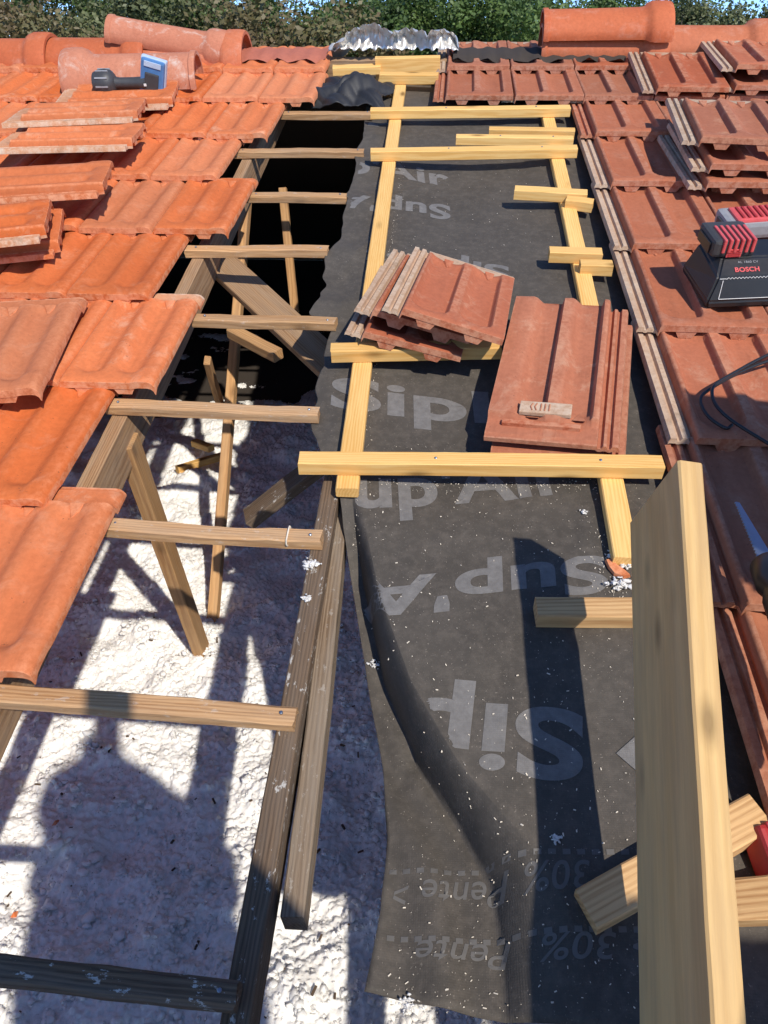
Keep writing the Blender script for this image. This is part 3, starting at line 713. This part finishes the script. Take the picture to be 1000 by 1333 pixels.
for i in range(7): obj('ridge_tile', rt, rl, T((ue-.50-i*.41, LV-.012*i, LN+random.gauss(0, .002))) @ RYm(.012))
us = atv(704, 50, RV).x
for i in range(6): obj('ridge_tile', rt, rr, T((us+i*.41, RV, RNN+random.gauss(0, .002))) @ RYm(.012))
# closure strips under the ridge tiles; the right one is dark for shaded hollows
def closure(roof, u0, u1, mat):
    V = []; F = []; n = int((u1-u0)/.02)
    for i in range(n+1):
        u = u0+(u1-u0)*i/n
        for v, z in ((3.49, .042+.008*math.sin(u*60)), (3.52, .050), (3.56, .052), (3.64, .05)): V.append((u, v+.004*math.sin(u*47), z+.004*math.sin(u*95)))
    for i in range(n):
        for j in range(3): a = i*4+j; F.append((a, a+4, a+5, a+1))
    mk('ridge_closure', V, F, mat, roof, smooth=180)
closure(rl, -3.2, at(425, 70, .06).x, REDM); closure(rr, at(590, 70, .06).x, 3.0, DARKW)
gR = 'loose ridge tiles'
p0 = at(84, 100, .15); p1 = at(262, 92, .15)
o = obj('loose_ridge_tile', rts, None, frame(at(258, 108, .05)+V3((0, .03, .01)), at(84, 113, .05)-at(258, 108, .05), (0, 0, 1))); props(o, 'big weathered ridge tile lying loose behind the black cordless tool', 'ridge tile', gR)
a, b = atv(143, 42, LV-.01), atv(290, 68, LV-.01); 
o = obj('loose_ridge_tile', rts, None, frame(a, b-a, (0, -.15, 1)) @ Matrix.Diagonal((1, .72, .72, 1))); props(o, 'loose ridge tile lying tilted on top of the left ridge', 'ridge tile', gR)
a = V3((us+.0, RV, RNN+.066))
o = obj('loose_ridge_tile', rt, None, T(a) @ RYm(-.012) @ Matrix.Diagonal((1, 1.08, .86, 1))); props(o, 'loose ridge tile stacked on the first tile of the right ridge', 'ridge tile', gR)

# silver flashing, arched and crumpled
def foil():
    topc = [(428, 66), (440, 60), (455, 44), (468, 35), (482, 32), (495, 37), (505, 44), (515, 42), (527, 38), (535, 41), (548, 44), (557, 49), (563, 40), (574, 39), (586, 44), (592, 53), (597, 66)]
    V = []; F = []; n = 150; m = 8
    for i in range(n+1):
        x = 428+(597-428)*i/n; yt = float(np.interp(x, *zip(*topc))); yb = 64 if 436 < x < 590 else 66
        pl = .0022*math.sin(x*2.1)+.002*math.sin(x*4.7+1)+.016*math.sin(x*.13)
        A = atv(x, max(yb, yt), 3.53); B = atv(x+1.5*math.sin(x*.3), yt, 3.52+.03*math.sin(x*.11))
        for j in range(m+1):
            t = j/m; q = A.lerp(B, t); q.y += pl*(.3+t)+.05*math.sin(math.pi*t)+.014*abs(math.sin(x*.21+t*5+1))-.010*abs(math.sin(x*.37-t*4))+random.gauss(0, .0012); q.z += .008*abs(math.sin(x*.29+t*3))*(t > .3); q.z += .004*math.sin(t*9+x*.5)
            V.append(q)
        q = B+V3((0, .05, -.01)); V.append(q); V.append(B+V3((0, .12, -.07)))
    k = m+3
    for i in range(n):
        for j in range(k-1): a = i*k+j; F.append((a, a+k, a+k+1, a+1))
    o = mk('foil_flashing', V, F, FOIL, smooth=60); s = o.modifiers.new('t', 'SOLIDIFY'); s.thickness = .002
    props(o, 'crumpled silver foil arching over the gap in the ridge', 'foil')
foil()
def sheet():
    c = at(456, 112, .03); V = []; F = []; n = 46
    for j in range(n+1):
        for i in range(n+1):
            s = i/n*2-1; t = j/n*2-1; r = math.hypot(s, t)
            u = c.x+s*.15+.02*math.sin(t*4); v = c.y+t*.15+.02*math.sin(s*5)
            h = .10*max(0, 1-r*.75)+.05*abs(math.sin(s*2.1+t*1.7+1))*(1-.4*r)+.03*abs(math.sin(s*4-t*3.1))+.014*abs(math.sin(s*7+t*5+math.sin(s*3)))
            V.append((u, v, h*.62-.03))
    for j in range(n):
        for i in range(n): a = j*(n+1)+i; F.append((a, a+1, a+n+2, a+n+1))
    o = mk('black_sheet', V, F, BLACKS, smooth=32); s = o.modifiers.new('t', 'SOLIDIFY'); s.thickness = .002
    props(o, 'crumpled black plastic sheet stuffed at the top of the opening', 'plastic sheet')
sheet()

# ------------------------------------------------------------------ tools
def cordless():
    p = at(139, 108, .10)
    t = thing('cordless_tool', 'black cordless tool with slotted head and blue battery pack by the loose ridge tile', 'power tool', T(p) @ RZ(.02))
    mb = MB().lathe([(-.045, .022), (-.042, .036), (-.026, .043), (0, .046), (.018, .043), (.03, .032), (.036, .022)], 24); mb.out('head', DARKP, t, smooth=40)
    for k in range(10):
        a = k*math.pi/5; MB().box((0, 0, 0), (.045, .005, .005)).out('slot', GREYP, t, T((-.004, .0445*math.cos(a), .0445*math.sin(a))) @ RXm(a))
    MB().lathe([(.03, .022), (.05, .018), (.10, .0185), (.13, .020), (.15, .024)], 20).out('handle', DARKP, t, smooth=50)
    b = MB().box((0, 0, 0), (.085, .035, .125), b=.008).out('battery_pack', BLUEP, t, T((.175, .005, .015)) @ RYm(.28)); 
    MB().box((0, 0, 0), (.092, .026, .132), b=.006).out('pack_rim', PALEBL, b, T((0, .009, 0)))
    MB().box((0, -.019, -.015), (.05, .012, .07), b=.004).out('grip_base', DARKP, b)
    MB().box((0, -.0185, .048), (.06, .004, .018), b=.001).out('pack_label', PALEBL, b)
    MB().box((.150, -.024, .0), (.009, .003, .008)).out('white_button', WHITEP, t)
cordless()
def flat_text(txt, size, mat, parent, M, bold=.02, name='lettering'):
    bm = text_mesh(txt, bold); xs = [v.co.x for v in bm.verts]; x0, x1 = min(xs), max(xs)
    for v in bm.verts: v.co = ((v.co.x-(x0+x1)/2)*size, v.co.y*size, 0)
    me = bpy.data.meshes.new(name); bm.to_mesh(me); bm.free(); me.materials.append(mat); return obj(name, me, parent, M)
def charger():
    p = at(919, 402, .05)
    t = thing('battery_charger', 'black battery charger with a red ribbed battery docked on top', 'charger', T(p) @ RZ(rad(7)) @ Matrix.Diagonal((1, 1, .80, 1)))
    # hull: sections in y (depth), sloping top
    w, d = .215, .17
    V = [(0, 0, 0), (w, 0, 0), (w, d, 0), (0, d, 0), (-.004, -.002, .022), (w+.004, -.002, .022), (w+.004, d, .022), (-.004, d, .022),
         (.016, .02, .082), (w-.016, .02, .082), (w-.016, d-.01, .10), (.016, d-.01, .10), (.035, .065, .112), (w-.035, .065, .112), (w-.035, d-.03, .115), (.035, d-.03, .115)]
    F = [(3, 2, 1, 0)]+[(a+i, a+(i+1) % 4, a+4+(i+1) % 4, a+4+i) for a in (0, 4, 8) for i in range(4)]+[(12, 13, 14, 15)]
    bm = bmesh.new(); vs = [bm.verts.new(v) for v in V]; [bm.faces.new([vs[i] for i in f]) for f in F]
    bmesh.ops.bevel(bm, geom=bm.edges[:], offset=.005, segments=2, affect='EDGES'); me = bpy.data.meshes.new('charger_body'); bm.to_mesh(me); bm.free(); me.materials.append(BLACKP)
    body = obj('charger_body', me, t)
    def fr(x, z, lift=.0012):    # point on the front face
        k = (z-.022)/.06; return V3((x, -.002+.022*k-lift, z+.0004))
    nrm = V3((0, -.06, .022)).normalized()
    mf = frame(V3((0, 0, 0)), (1, 0, 0), nrm)
    def fl(pts, name): MB().tube(pts, .0008, 5).out(name, WHITEP, t)
    fl([fr(.028, .075), fr(.022, .03)], 'print_line'); fl([fr(.022, .029), fr(.17, .029)], 'print_line')
    fl([fr(.02, .079), fr(.034, .079)]+[fr(.036+i*.004, .079+(.0028 if i % 2 else -.001)) for i in range(34)]+[fr(.18, .079)], 'print_zigzag')
    q = V3((0, .045, .030)); ny = V3((0, -.030, .045)).normalized()
    def tp(x, s): return V3((x, .02+.045*s, .082+.030*s))+ny*.0018
    MM = lambda x, s: frame(tp(x, s), (1, 0, 0), ny)
    flat_text('BOSCH', .017, PINKP, t, MM(.085, .25), .03)
    flat_text('AL 1860 CV', .009, GREYP, t, MM(.09, .68), .0)
    MB().lathe([(-.0003, .0065), (.0006, .0065), (.0008, .005)], 16, RYm(-math.pi/2)).out('round_emblem', GREYP, t, MM(.143, .42))
    bt = MB().box((0, 0, 0), (.100, .10, .050), b=.010).out('battery', DARKP, t, T((.058, .115, .137)))
    for i in range(6): MB().box((0, 0, 0), (.0072, .075, .040), b=.003).out('battery_rib', PINKP, bt, T((-.027+i*.0132, -.017, .010)))
    MB().box((0, -.0505, -.012), (.034, .003, .024), b=.001).out('release_button', PINKP, bt)
    for i in range(4): MB().box((0, -.0525, -.020+i*.0055), (.028, .0015, .002)).out('button_ridge', REDP, bt)
    MB().box((-.052, 0, -.004), (.004, .07, .03), b=.001).out('battery_end', BLACKP, bt)
charger()
def redtool():
    t = thing('red_tool', 'long tool with red ribbed casing and grey rim behind the charger', 'power tool', T(at(946, 312, .065)) @ RZ(rad(6)) @ RYm(-.04))
    MB().box((.13, .045, .02), (.27, .10, .045), b=.012).out('case', GREYP, t)
    MB().box((.135, .040, .038), (.235, .078, .022), b=.006).out('red_cover', PINKP, t)
    mb = MB()
    for i in range(14): mb.box((.035+i*.015, .040, .0505), (.006, .06, .004), b=.001)
    mb.out('cover_ribs', REDP, t); MB().box((0.0, .045, .018), (.02, .05, .03), b=.005).out('nose', DARKP, t)
redtool()
def cable():
    pts = [(1040, 458), (1000, 470), (962, 485), (922, 508), (912, 521), (921, 540), (946, 558), (957, 556), (952, 545), (932, 527), (927, 512), (936, 500)]
    pts = [at(x, y, .058) for x, y in [(1050, 456), (1000, 470), (962, 485), (922, 508), (912, 521), (921, 541), (944, 557), (953, 553)]]
    o = MB().tube(catmull(pts, 6), .0035, 7).out('cable', BLACKP, smooth=180); props(o, 'thin black cable looping over the red brown tile', 'cable')
    pts = [at(x, y, .0655) for x, y in [(1060, 440), (1000, 462), (958, 484), (932, 500), (927, 513), (934, 530), (955, 549), (1000, 577), (1040, 600)]]
    o = MB().tube(catmull(pts, 6), .0035, 7).out('cable', BLACKP, smooth=180); props(o, 'second strand of black cable running off past the tile rim', 'cable')
cable()
def saw():
    a = at(960, 654, .10); b = at(1004, 742, .13); M = frame(a, b-a, (.25, -.2, 1)); L = (b-a).length
    t = thing('reciprocating_saw', 'saw with a toothed blue grey blade pointing up the slope', 'saw', M)
    top = []; bot = []; n = 44
    V = []; F = []
    for i in range(n+1):
        x = L*i/n; w = .006+.022*(i/n); tooth = .003 if i % 2 else 0
        for z in (-.0008, .0008): V += [(x, w*.6, z), (x, -w*.5-tooth, z)]
    for i in range(n):
        k = i*4; F += [(k+2, k+3, k+7, k+6), (k, k+4, k+5, k+1), (k, k+2, k+6, k+4), (k+1, k+5, k+7, k+3)]
    mk('blade', V, F, STEEL, t)
    MB().lathe([(L-.02, .018), (L-.01, .027), (L+.03, .030), (L+.045, .024), (L+.06, .03), (L+.15, .038), (L+.30, .040), (L+.33, .03)], 20).out('body', BLACKP, t, smooth=45)
    MB().box((L+.01, -.0, .031), (.018, .014, .006), b=.002).out('clamp_mark', GREYP, t)
saw()
def redbox():
    o = at(988, 1072, .03); x = at(1014, 1142, .02)-o; y = at(1018, 1038, .02)-o
    t = thing('red_case', 'red ribbed case with a white emblem at the right border', 'case', frame(o, x, x.cross(y)))
    MB().box((.12, .07, -.02), (.24, .14, .04), b=.006).out('case_body', REDP, t)
    mb = MB()
    for i in range(6): mb.box((.004, .015+i*.018, -.004), (.012, .009, .012), b=.002)
    mb.out('ribs', REDP, t)
    V = [(math.cos(a)*r_, math.sin(a)*r_*.8, 0) for a, r_ in [(i*math.pi/6, (.020 if i % 3 else .009)*random.uniform(.7, 1.1)) for i in range(12)]]
    mk('emblem', V, [tuple(range(12))], WHITEP, t, T((.055, .035, .0008)))
redbox()

# ------------------------------------------------------------------ debris on the membrane
def debris():
    mb = MB(); r = random.Random(5)
    def put(u, v, s, mb=mb, lift=.002):
        n = float(mem_n(u, v))+lift; l = s*r.uniform(.8, 2.6)
        M = T((u, v, n)) @ RZ(r.uniform(0, 6.3)) @ RYm(r.uniform(-.5, .5)); mb.box((0, 0, 0), (l, s*r.uniform(.5, 1), s*.4), M)
    for k in range(560):
        x = r.uniform(480, 830); y = r.uniform(560, 1320); p = at(x, y, -.04)
        if p.x < np.interp(p.y, ev_, eu)+.02: continue
        put(p.x, p.y, .0006+.0016*r.random()**3)
    for cx, cy, m, sp in ((790, 720, 60, 18), (800, 765, 90, 16), (740, 700, 18, 26), (700, 915, 14, 25), (640, 680, 14, 40), (520, 1280, 22, 30), (600, 1290, 12, 25), (690, 1090, 16, 30), (560, 640, 16, 50), (440, 720, 30, 20)):
        for i in range(m):
            p = at(r.gauss(cx, sp), r.gauss(cy, sp), -.035)
            if p.x > np.interp(p.y, ev_, eu)+.02: put(p.x, p.y, .0006+.0015*r.random()**2)
    for k in range(260):
        x = r.uniform(470, 800); p = at(x, 628+abs(r.gauss(0, 7)), -.035); put(p.x, p.y, .0005+.0016*r.random()**3)
        y = r.uniform(210, 700); p = at(452+(636-y)*.1316+14+abs(r.gauss(0, 4)), y, -.03); put(p.x, p.y, .0005+.0012*r.random()**3)
    for k in range(70):
        p = at(r.uniform(480, 720), r.uniform(200, 330), -.03); put(p.x, p.y, .0012)
    o = mb.out('wood_chips', CHIP); props(o, 'pale wood chips and dust scattered on the membrane', 'debris', kind='stuff')
    # fluffy tufts
    bm = bmesh.new(); bmesh.ops.create_icosphere(bm, subdivisions=2, radius=1); base = [v.co.copy() for v in bm.verts]; FF = [[v.index for v in f.verts] for f in bm.faces]; bm.free()
    def tuft(x, y, s, lb, m=9, lift=0.):
        p = at(x, y, -.03+lift); q = MB()
        for i in range(m*4):
            c = V3((r.gauss(0, s*.6), r.gauss(0, s*.45), abs(r.gauss(0, s*.25)))); k = s*r.uniform(.08, .3); st = V3((r.uniform(.4, 1.9), r.uniform(.4, 1.5), r.uniform(.4, 1.2)))
            q.add([c+V3((v.x*st.x, v.y*st.y, v.z*st.z))*k*r.uniform(.45, 1.5) for v in base], FF)
        n = float(mem_n(p.x, p.y)) if lift == 0 else -.03+lift
        props(q.out('insulation_tuft', INSUL, M=T((p.x, p.y, n+s*.2)), smooth=180), lb, 'insulation tuft', 'tufts of insulation on the membrane')
    tuft(804, 728, .012, 'white tuft of wool above the orange tile shard'); tuft(811, 742, .011, 'white tuft of wool touching the orange tile shard')
    tuft(803, 767, .014, 'ragged tuft of wool between the shard and the squared offcut', 14); tuft(442, 470, .011, 'white tuft on the membrane left of the long counter lath')
    tuft(406, 737, .012, 'white tuft stuck on the dark rafter below the tied batten', 12, lift=.006); tuft(760, 670, .006, 'small white tuft alone on the membrane', 6); tuft(487, 826, .008, 'small tuft at the membrane fold', 6)
    tuft(400, 780, .007, 'little tuft lower down on the dark rafter', 8, lift=.006); tuft(724, 1094, .007, 'small tuft beside the shadow of the big board', 7); tuft(532, 1290, .009, 'tuft lying at the lower edge of the membrane', 9)
    p = at(799, 748, -.03); n = float(mem_n(p.x, p.y))
    out = [(-.016, .018), (-.006, .020), (.002, .008), (.016, -.004), (.024, -.014), (.012, -.018), (-.004, -.012), (-.012, .002)]
    V = [(x*1.0, y, 0) for x, y in out]+[(x*.9, y*.9, .007) for x, y in out]; m = len(out)
    o = mk('tile_shard', V, [tuple(range(m))[::-1], tuple(range(m, 2*m))]+[(i, (i+1) % m, m+(i+1) % m, m+i) for i in range(m)], ORANGE, None, T((p.x, p.y, n+.004)) @ RXm(.1))
    o.data.flip_normals(); props(o, 'small orange shard of broken tile on the membrane', 'tile shard')
    for x, y, lb in ((70, 1062, 'tiny orange tile chip on the sunlit insulation'), (8, 1160, 'tiny brown tile chip on the shaded insulation near the left border')):
        f = floorpt(x, y, FLOOR+.02); w = MR @ f; z = insz(w.x, w.y)
        o = mk('tile_chip', [(-.006, -.008, 0), (.007, -.006, 0), (.004, .009, 0), (0, 0, .008)], [(0, 2, 1), (0, 1, 3), (1, 2, 3), (2, 0, 3)], ORANGE); o.matrix_world = T((w.x, w.y, z+.004)); props(o, lb, 'tile shard')
debris()

# ------------------------------------------------------------------ trees beyond the ridge
def leafmat(name, c, c2):
    s = NT(name); v = s.tc.outputs['Object']; r = s.noise(v, .9, 3, .6); f = s.noise(v, 7, 2)
    col = s.mix(s.ramp(r, [(.40, 0), (.60, 1)]), [q*.85 for q in c], [q*1.25 for q in c2]); col = s.mix(s.math('MULTIPLY', f, .5), col, [q*.55 for q in c])
    s.fin(col, .55); t = s.n('ShaderNodeBsdfTranslucent', {'Color': col}); mx = s.n('ShaderNodeMixShader', {0: .22, 1: s.b.outputs[0], 2: t.outputs[0]})
    s.t.links.new(mx.outputs[0], s.t.nodes['Material Output'].inputs[0]); return s.m
LEAF = [leafmat('leaves_dark', (.060, .105, .026), (.10, .155, .038)), leafmat('leaves_mid', (.075, .13, .030), (.125, .19, .045)), leafmat('leaves_rust', (.19, .13, .06), (.15, .14, .055)), leafmat('leaves_olive', (.11, .13, .05), (.165, .18, .075))]
BARK = plain('bark', (.10, .08, .06), .9, sc_=9)
def crown(seed, h, rx, n=34000):
    r = np.random.default_rng(seed); cl = []
    for k in range(60):
        z = r.uniform(.18, 1.)*h; q = math.sin(math.pi*min(1, (z/h-.05)*.93))**.6*rx; a = r.uniform(0, 6.28); d = q*math.sqrt(r.uniform(.05, 1))
        cl.append((d*math.cos(a), d*math.sin(a), z, r.uniform(.32, .66)*rx*.6))
    C = np.array(cl)[r.integers(len(cl), size=n)]; d = r.normal(size=(n, 3)); d /= np.linalg.norm(d, axis=1)[:, None]
    p = C[:, :3]+d*C[:, 3:4]*(r.random((n, 1))**.4)*np.array([1, 1, .8]); t = r.normal(size=(n, 3)); t /= np.linalg.norm(t, axis=1)[:, None]
    b = np.cross(t, d+.3*r.normal(size=(n, 3))); b /= np.linalg.norm(b, axis=1)[:, None]+1e-6; q = r.uniform(.035, .095, (n, 1))
    V = np.stack([p-t*q, p+b*q*.6, p+t*q, p-b*q*.6], 1).reshape(-1, 3).tolist(); F = np.arange(4*n).reshape(-1, 4).tolist()
    return V, F, cl
PROTO = []
for i, (h, rx) in enumerate(((7.5, 2.9), (9, 2.6), (6.5, 3.2), (8.2, 2.3))):
    V, F, cl = crown(40+i, h, rx); cm = []
    for j in range(4): cm.append(mesh('crown', V, F, LEAF[j]))
    mb = MB(); mb.tube([(0, 0, -1), (.05, .03, h*.25), (.0, .1, h*.55), (.05, 0, h*.9)], [.24, .19, .12, .03], 9)
    for c in cl[:16]: mb.tube([(0, .05, c[2]*.45), (c[0]*.5, c[1]*.5, c[2]*.72), (c[0], c[1], c[2])], [.07, .045, .015], 5)
    PROTO.append((cm, mesh('trunk', mb.V, mb.F, BARK, 60), h))
def tree(px, dist, ytop, pi, li, lab):
    d = MR.to_3x3() @ V3(ray(px, 100)); d = d/math.hypot(d.x, d.y)*dist
    dt = MR.to_3x3() @ V3(ray(px, ytop)); zt = math.cos(SL)+dt.z/math.hypot(dt.x, dt.y)*dist
    cm, tr, h = PROTO[pi]; s = (zt+4.4)/h
    t = thing('tree', lab, 'tree', group='trees beyond the ridge'); t.matrix_world = T((d.x, d.y, -4.4)) @ RZ(random.uniform(0, 6.28)) @ Matrix.Diagonal((s*random.uniform(1, 1.25), s*random.uniform(1, 1.25), s, 1))
    obj('trunk', tr, t); obj('crown', cm[li], t)
for a in ((-60, 34, 2, 2, 2, 'rust brown tree at the far left behind the ridge'), (25, 30, 8, 0, 2, 'rusty olive tree left behind the ridge tiles'), (95, 36, -14, 1, 0, 'dark green tree behind the left ridge, left of the tilted ridge tile'),
          (165, 33, -6, 0, 3, 'olive green tree right above the tilted ridge tile'), (235, 37, -16, 1, 1, 'tall mid green tree behind the bell of the tilted ridge tile'), (300, 42, 4, 2, 1, 'green tree just right of the left ridge end'),
          (355, 34, -6, 0, 0, 'dark tree between the left ridge end and the foil'), (405, 31, 10, 2, 2, 'rusty tree left of the silver foil'), (455, 40, 4, 1, 1, 'green tree right above the silver foil'),
          (515, 35, -8, 0, 0, 'dark green tree behind the right part of the foil'), (570, 33, -12, 1, 1, 'bushy mid green tree right of the foil'), (625, 38, -4, 2, 0, 'dark tree left of the stacked ridge tile'),
          (675, 34, 4, 0, 1, 'mid green tree at the left end of the right ridge'), (735, 48, 6, 2, 3, 'olive tree mostly behind the stacked ridge tile'), (800, 46, 0, 3, 1, 'slender tree peeking over the stacked ridge tile'),
          (885, 44, 4, 3, 3, 'thin olive tree right of the stacked ridge tile'), (945, 50, 12, 2, 1, 'low green tree above the right ridge tiles'), (1010, 46, 10, 0, 3, 'olive tree at the far right behind the ridge'), (1075, 44, 4, 1, 0, 'dark tree past the right border behind the ridge')):
    tree(*a)
def wood_line():
    V = []; F = []; r = np.random.default_rng(9)
    for k in range(9000):
        x = r.uniform(-80, 90); y = 62+r.uniform(-4, 6)+x*x*.001; h = 4.6+1.2*math.sin(x*.35)+.8*math.sin(x*.9+1); z = -4.4+h*r.random()**.6
        t = r.normal(size=3); t /= np.linalg.norm(t); b = np.cross(t, r.normal(size=3)); b /= np.linalg.norm(b); s = r.uniform(.25, .5); p = np.array((x, y, z))
        k0 = len(V); V += [p-t*s, p+b*s*.6, p+t*s, p-b*s*.6]; F.append((k0, k0+1, k0+2, k0+3))
    o = world_obj(mk('far_woods', V, F, LEAF[1])); props(o, 'far green woods along the horizon', 'woods', kind='stuff')
wood_line()

# ------------------------------------------------------------------ photographer just behind the lens and a made-up second figure, both shading the front
CLOTH = plain('work_clothes', (.60, .60, .58), .9); CLOTH2 = plain('work_clothes_sand', (.55, .48, .38), .9)
def figure(J, E, hands, mat, label):
    J = list(J); E = list(E)
    for bx, h in hands:     # five fingers on each hand
        b = V3(J[bx][0]); d = (V3(h)-b).normalized(); side = d.cross(V3((0, 1, .3))).normalized()
        for f in range(5):
            o = side*((f-2)*.013); l = (.05, .062, .068, .062, .045)[f]; k0 = len(J)
            J.append((tuple(b+o+d*.035), .009)); J.append((tuple(b+o*1.2+d*(.035+l*.55)+V3((0, -.004, .004))), .0085)); J.append((tuple(b+o*1.2+d*(.035+l)+V3((0, -.010, .0))), .007))
            E += [(bx, k0), (k0, k0+1), (k0+1, k0+2)]
    me = bpy.data.meshes.new('person'); me.from_pydata([j[0] for j in J], E, []); me.materials.append(mat)
    o = obj('person', me); m = o.modifiers.new('skin', 'SKIN'); m.use_smooth_shade = True
    for v, j in zip(me.skin_vertices[0].data, J): v.radius = (j[1], j[1])
    me.skin_vertices[0].data[0].use_root = True
    q = o.modifiers.new('sub', 'SUBSURF'); q.levels = 1; q.render_levels = 1
    return props(o, label, 'person')
EDG = [(0, 1), (1, 2), (2, 3), (3, 4), (4, 5), (2, 6), (6, 7), (7, 8), (8, 9), (2, 10), (10, 11), (11, 12), (12, 13), (0, 14), (14, 15), (15, 16), (16, 17), (0, 18), (18, 19), (19, 20), (20, 21)]
figure([((.14, -.58, .50), .24), ((.14, -.46, .72), .24), ((.14, -.36, .90), .22), ((.09, -.28, 1.04), .10), ((.06, -.24, 1.11), .125), ((.06, -.22, 1.18), .115),
         ((.26, -.28, .99), .15), ((.26, -.28, .80), .12), ((.12, -.15, .90), .085), ((.06, -.095, .95), .055),
         ((.03, -.31, .98), .10), ((-.09, -.25, .72), .09), ((-.02, -.13, .90), .085), ((-.01, -.085, .95), .055),
         ((.20, -.60, .45), .15), ((.20, -.36, .22), .10), ((.22, -.66, .15), .08), ((.22, -.75, .13), .05),
         ((.04, -.60, .45), .17), ((-.10, -.32, .36), .15), ((-.06, -.68, .15), .08), ((-.06, -.77, .13), .05)], EDG, ((9, (.03, -.05, 1.0)), (13, (-.01, -.045, 1.0))), CLOTH,
       'person in pale grey work clothes kneeling below the opening and holding up a phone')
ph = MB().box((0, 0, 0), (.07, .14, .008), b=.003).out('phone', BLACKP, None, T(V3((.012, 0, 1))-V3(RF)*.02) @ rm)
props(ph, 'black phone held up by the kneeling person', 'phone')
figure([((1.15, -.50, .62), .20), ((1.02, -.42, .82), .20), ((.86, -.33, .89), .16), ((.75, -.26, .88), .09), ((.68, -.22, .87), .11), ((.65, -.20, .85), .10),
         ((.92, -.42, .90), .10), ((.95, -.44, .5), .07), ((.92, -.44, .25), .05), ((.90, -.44, .15), .04),
         ((.88, -.24, .86), .10), ((.93, -.18, .5), .07), ((.92, -.20, .25), .05), ((.90, -.20, .15), .04),
         ((1.15, -.62, .45), .15), ((1.05, -.64, .2), .11), ((1.3, -.66, .14), .08), ((1.38, -.66, .12), .05),
         ((1.15, -.38, .45), .15), ((1.05, -.34, .2), .11), ((1.3, -.36, .14), .08), ((1.38, -.36, .12), .05)], EDG, ((9, (.86, -.44, .1)), (13, (.86, -.20, .1))), CLOTH2,
       'unseen second person in sand coloured work clothes, added and bent over to shade the membrane')  # added figure, its back posed to shade the lower membrane
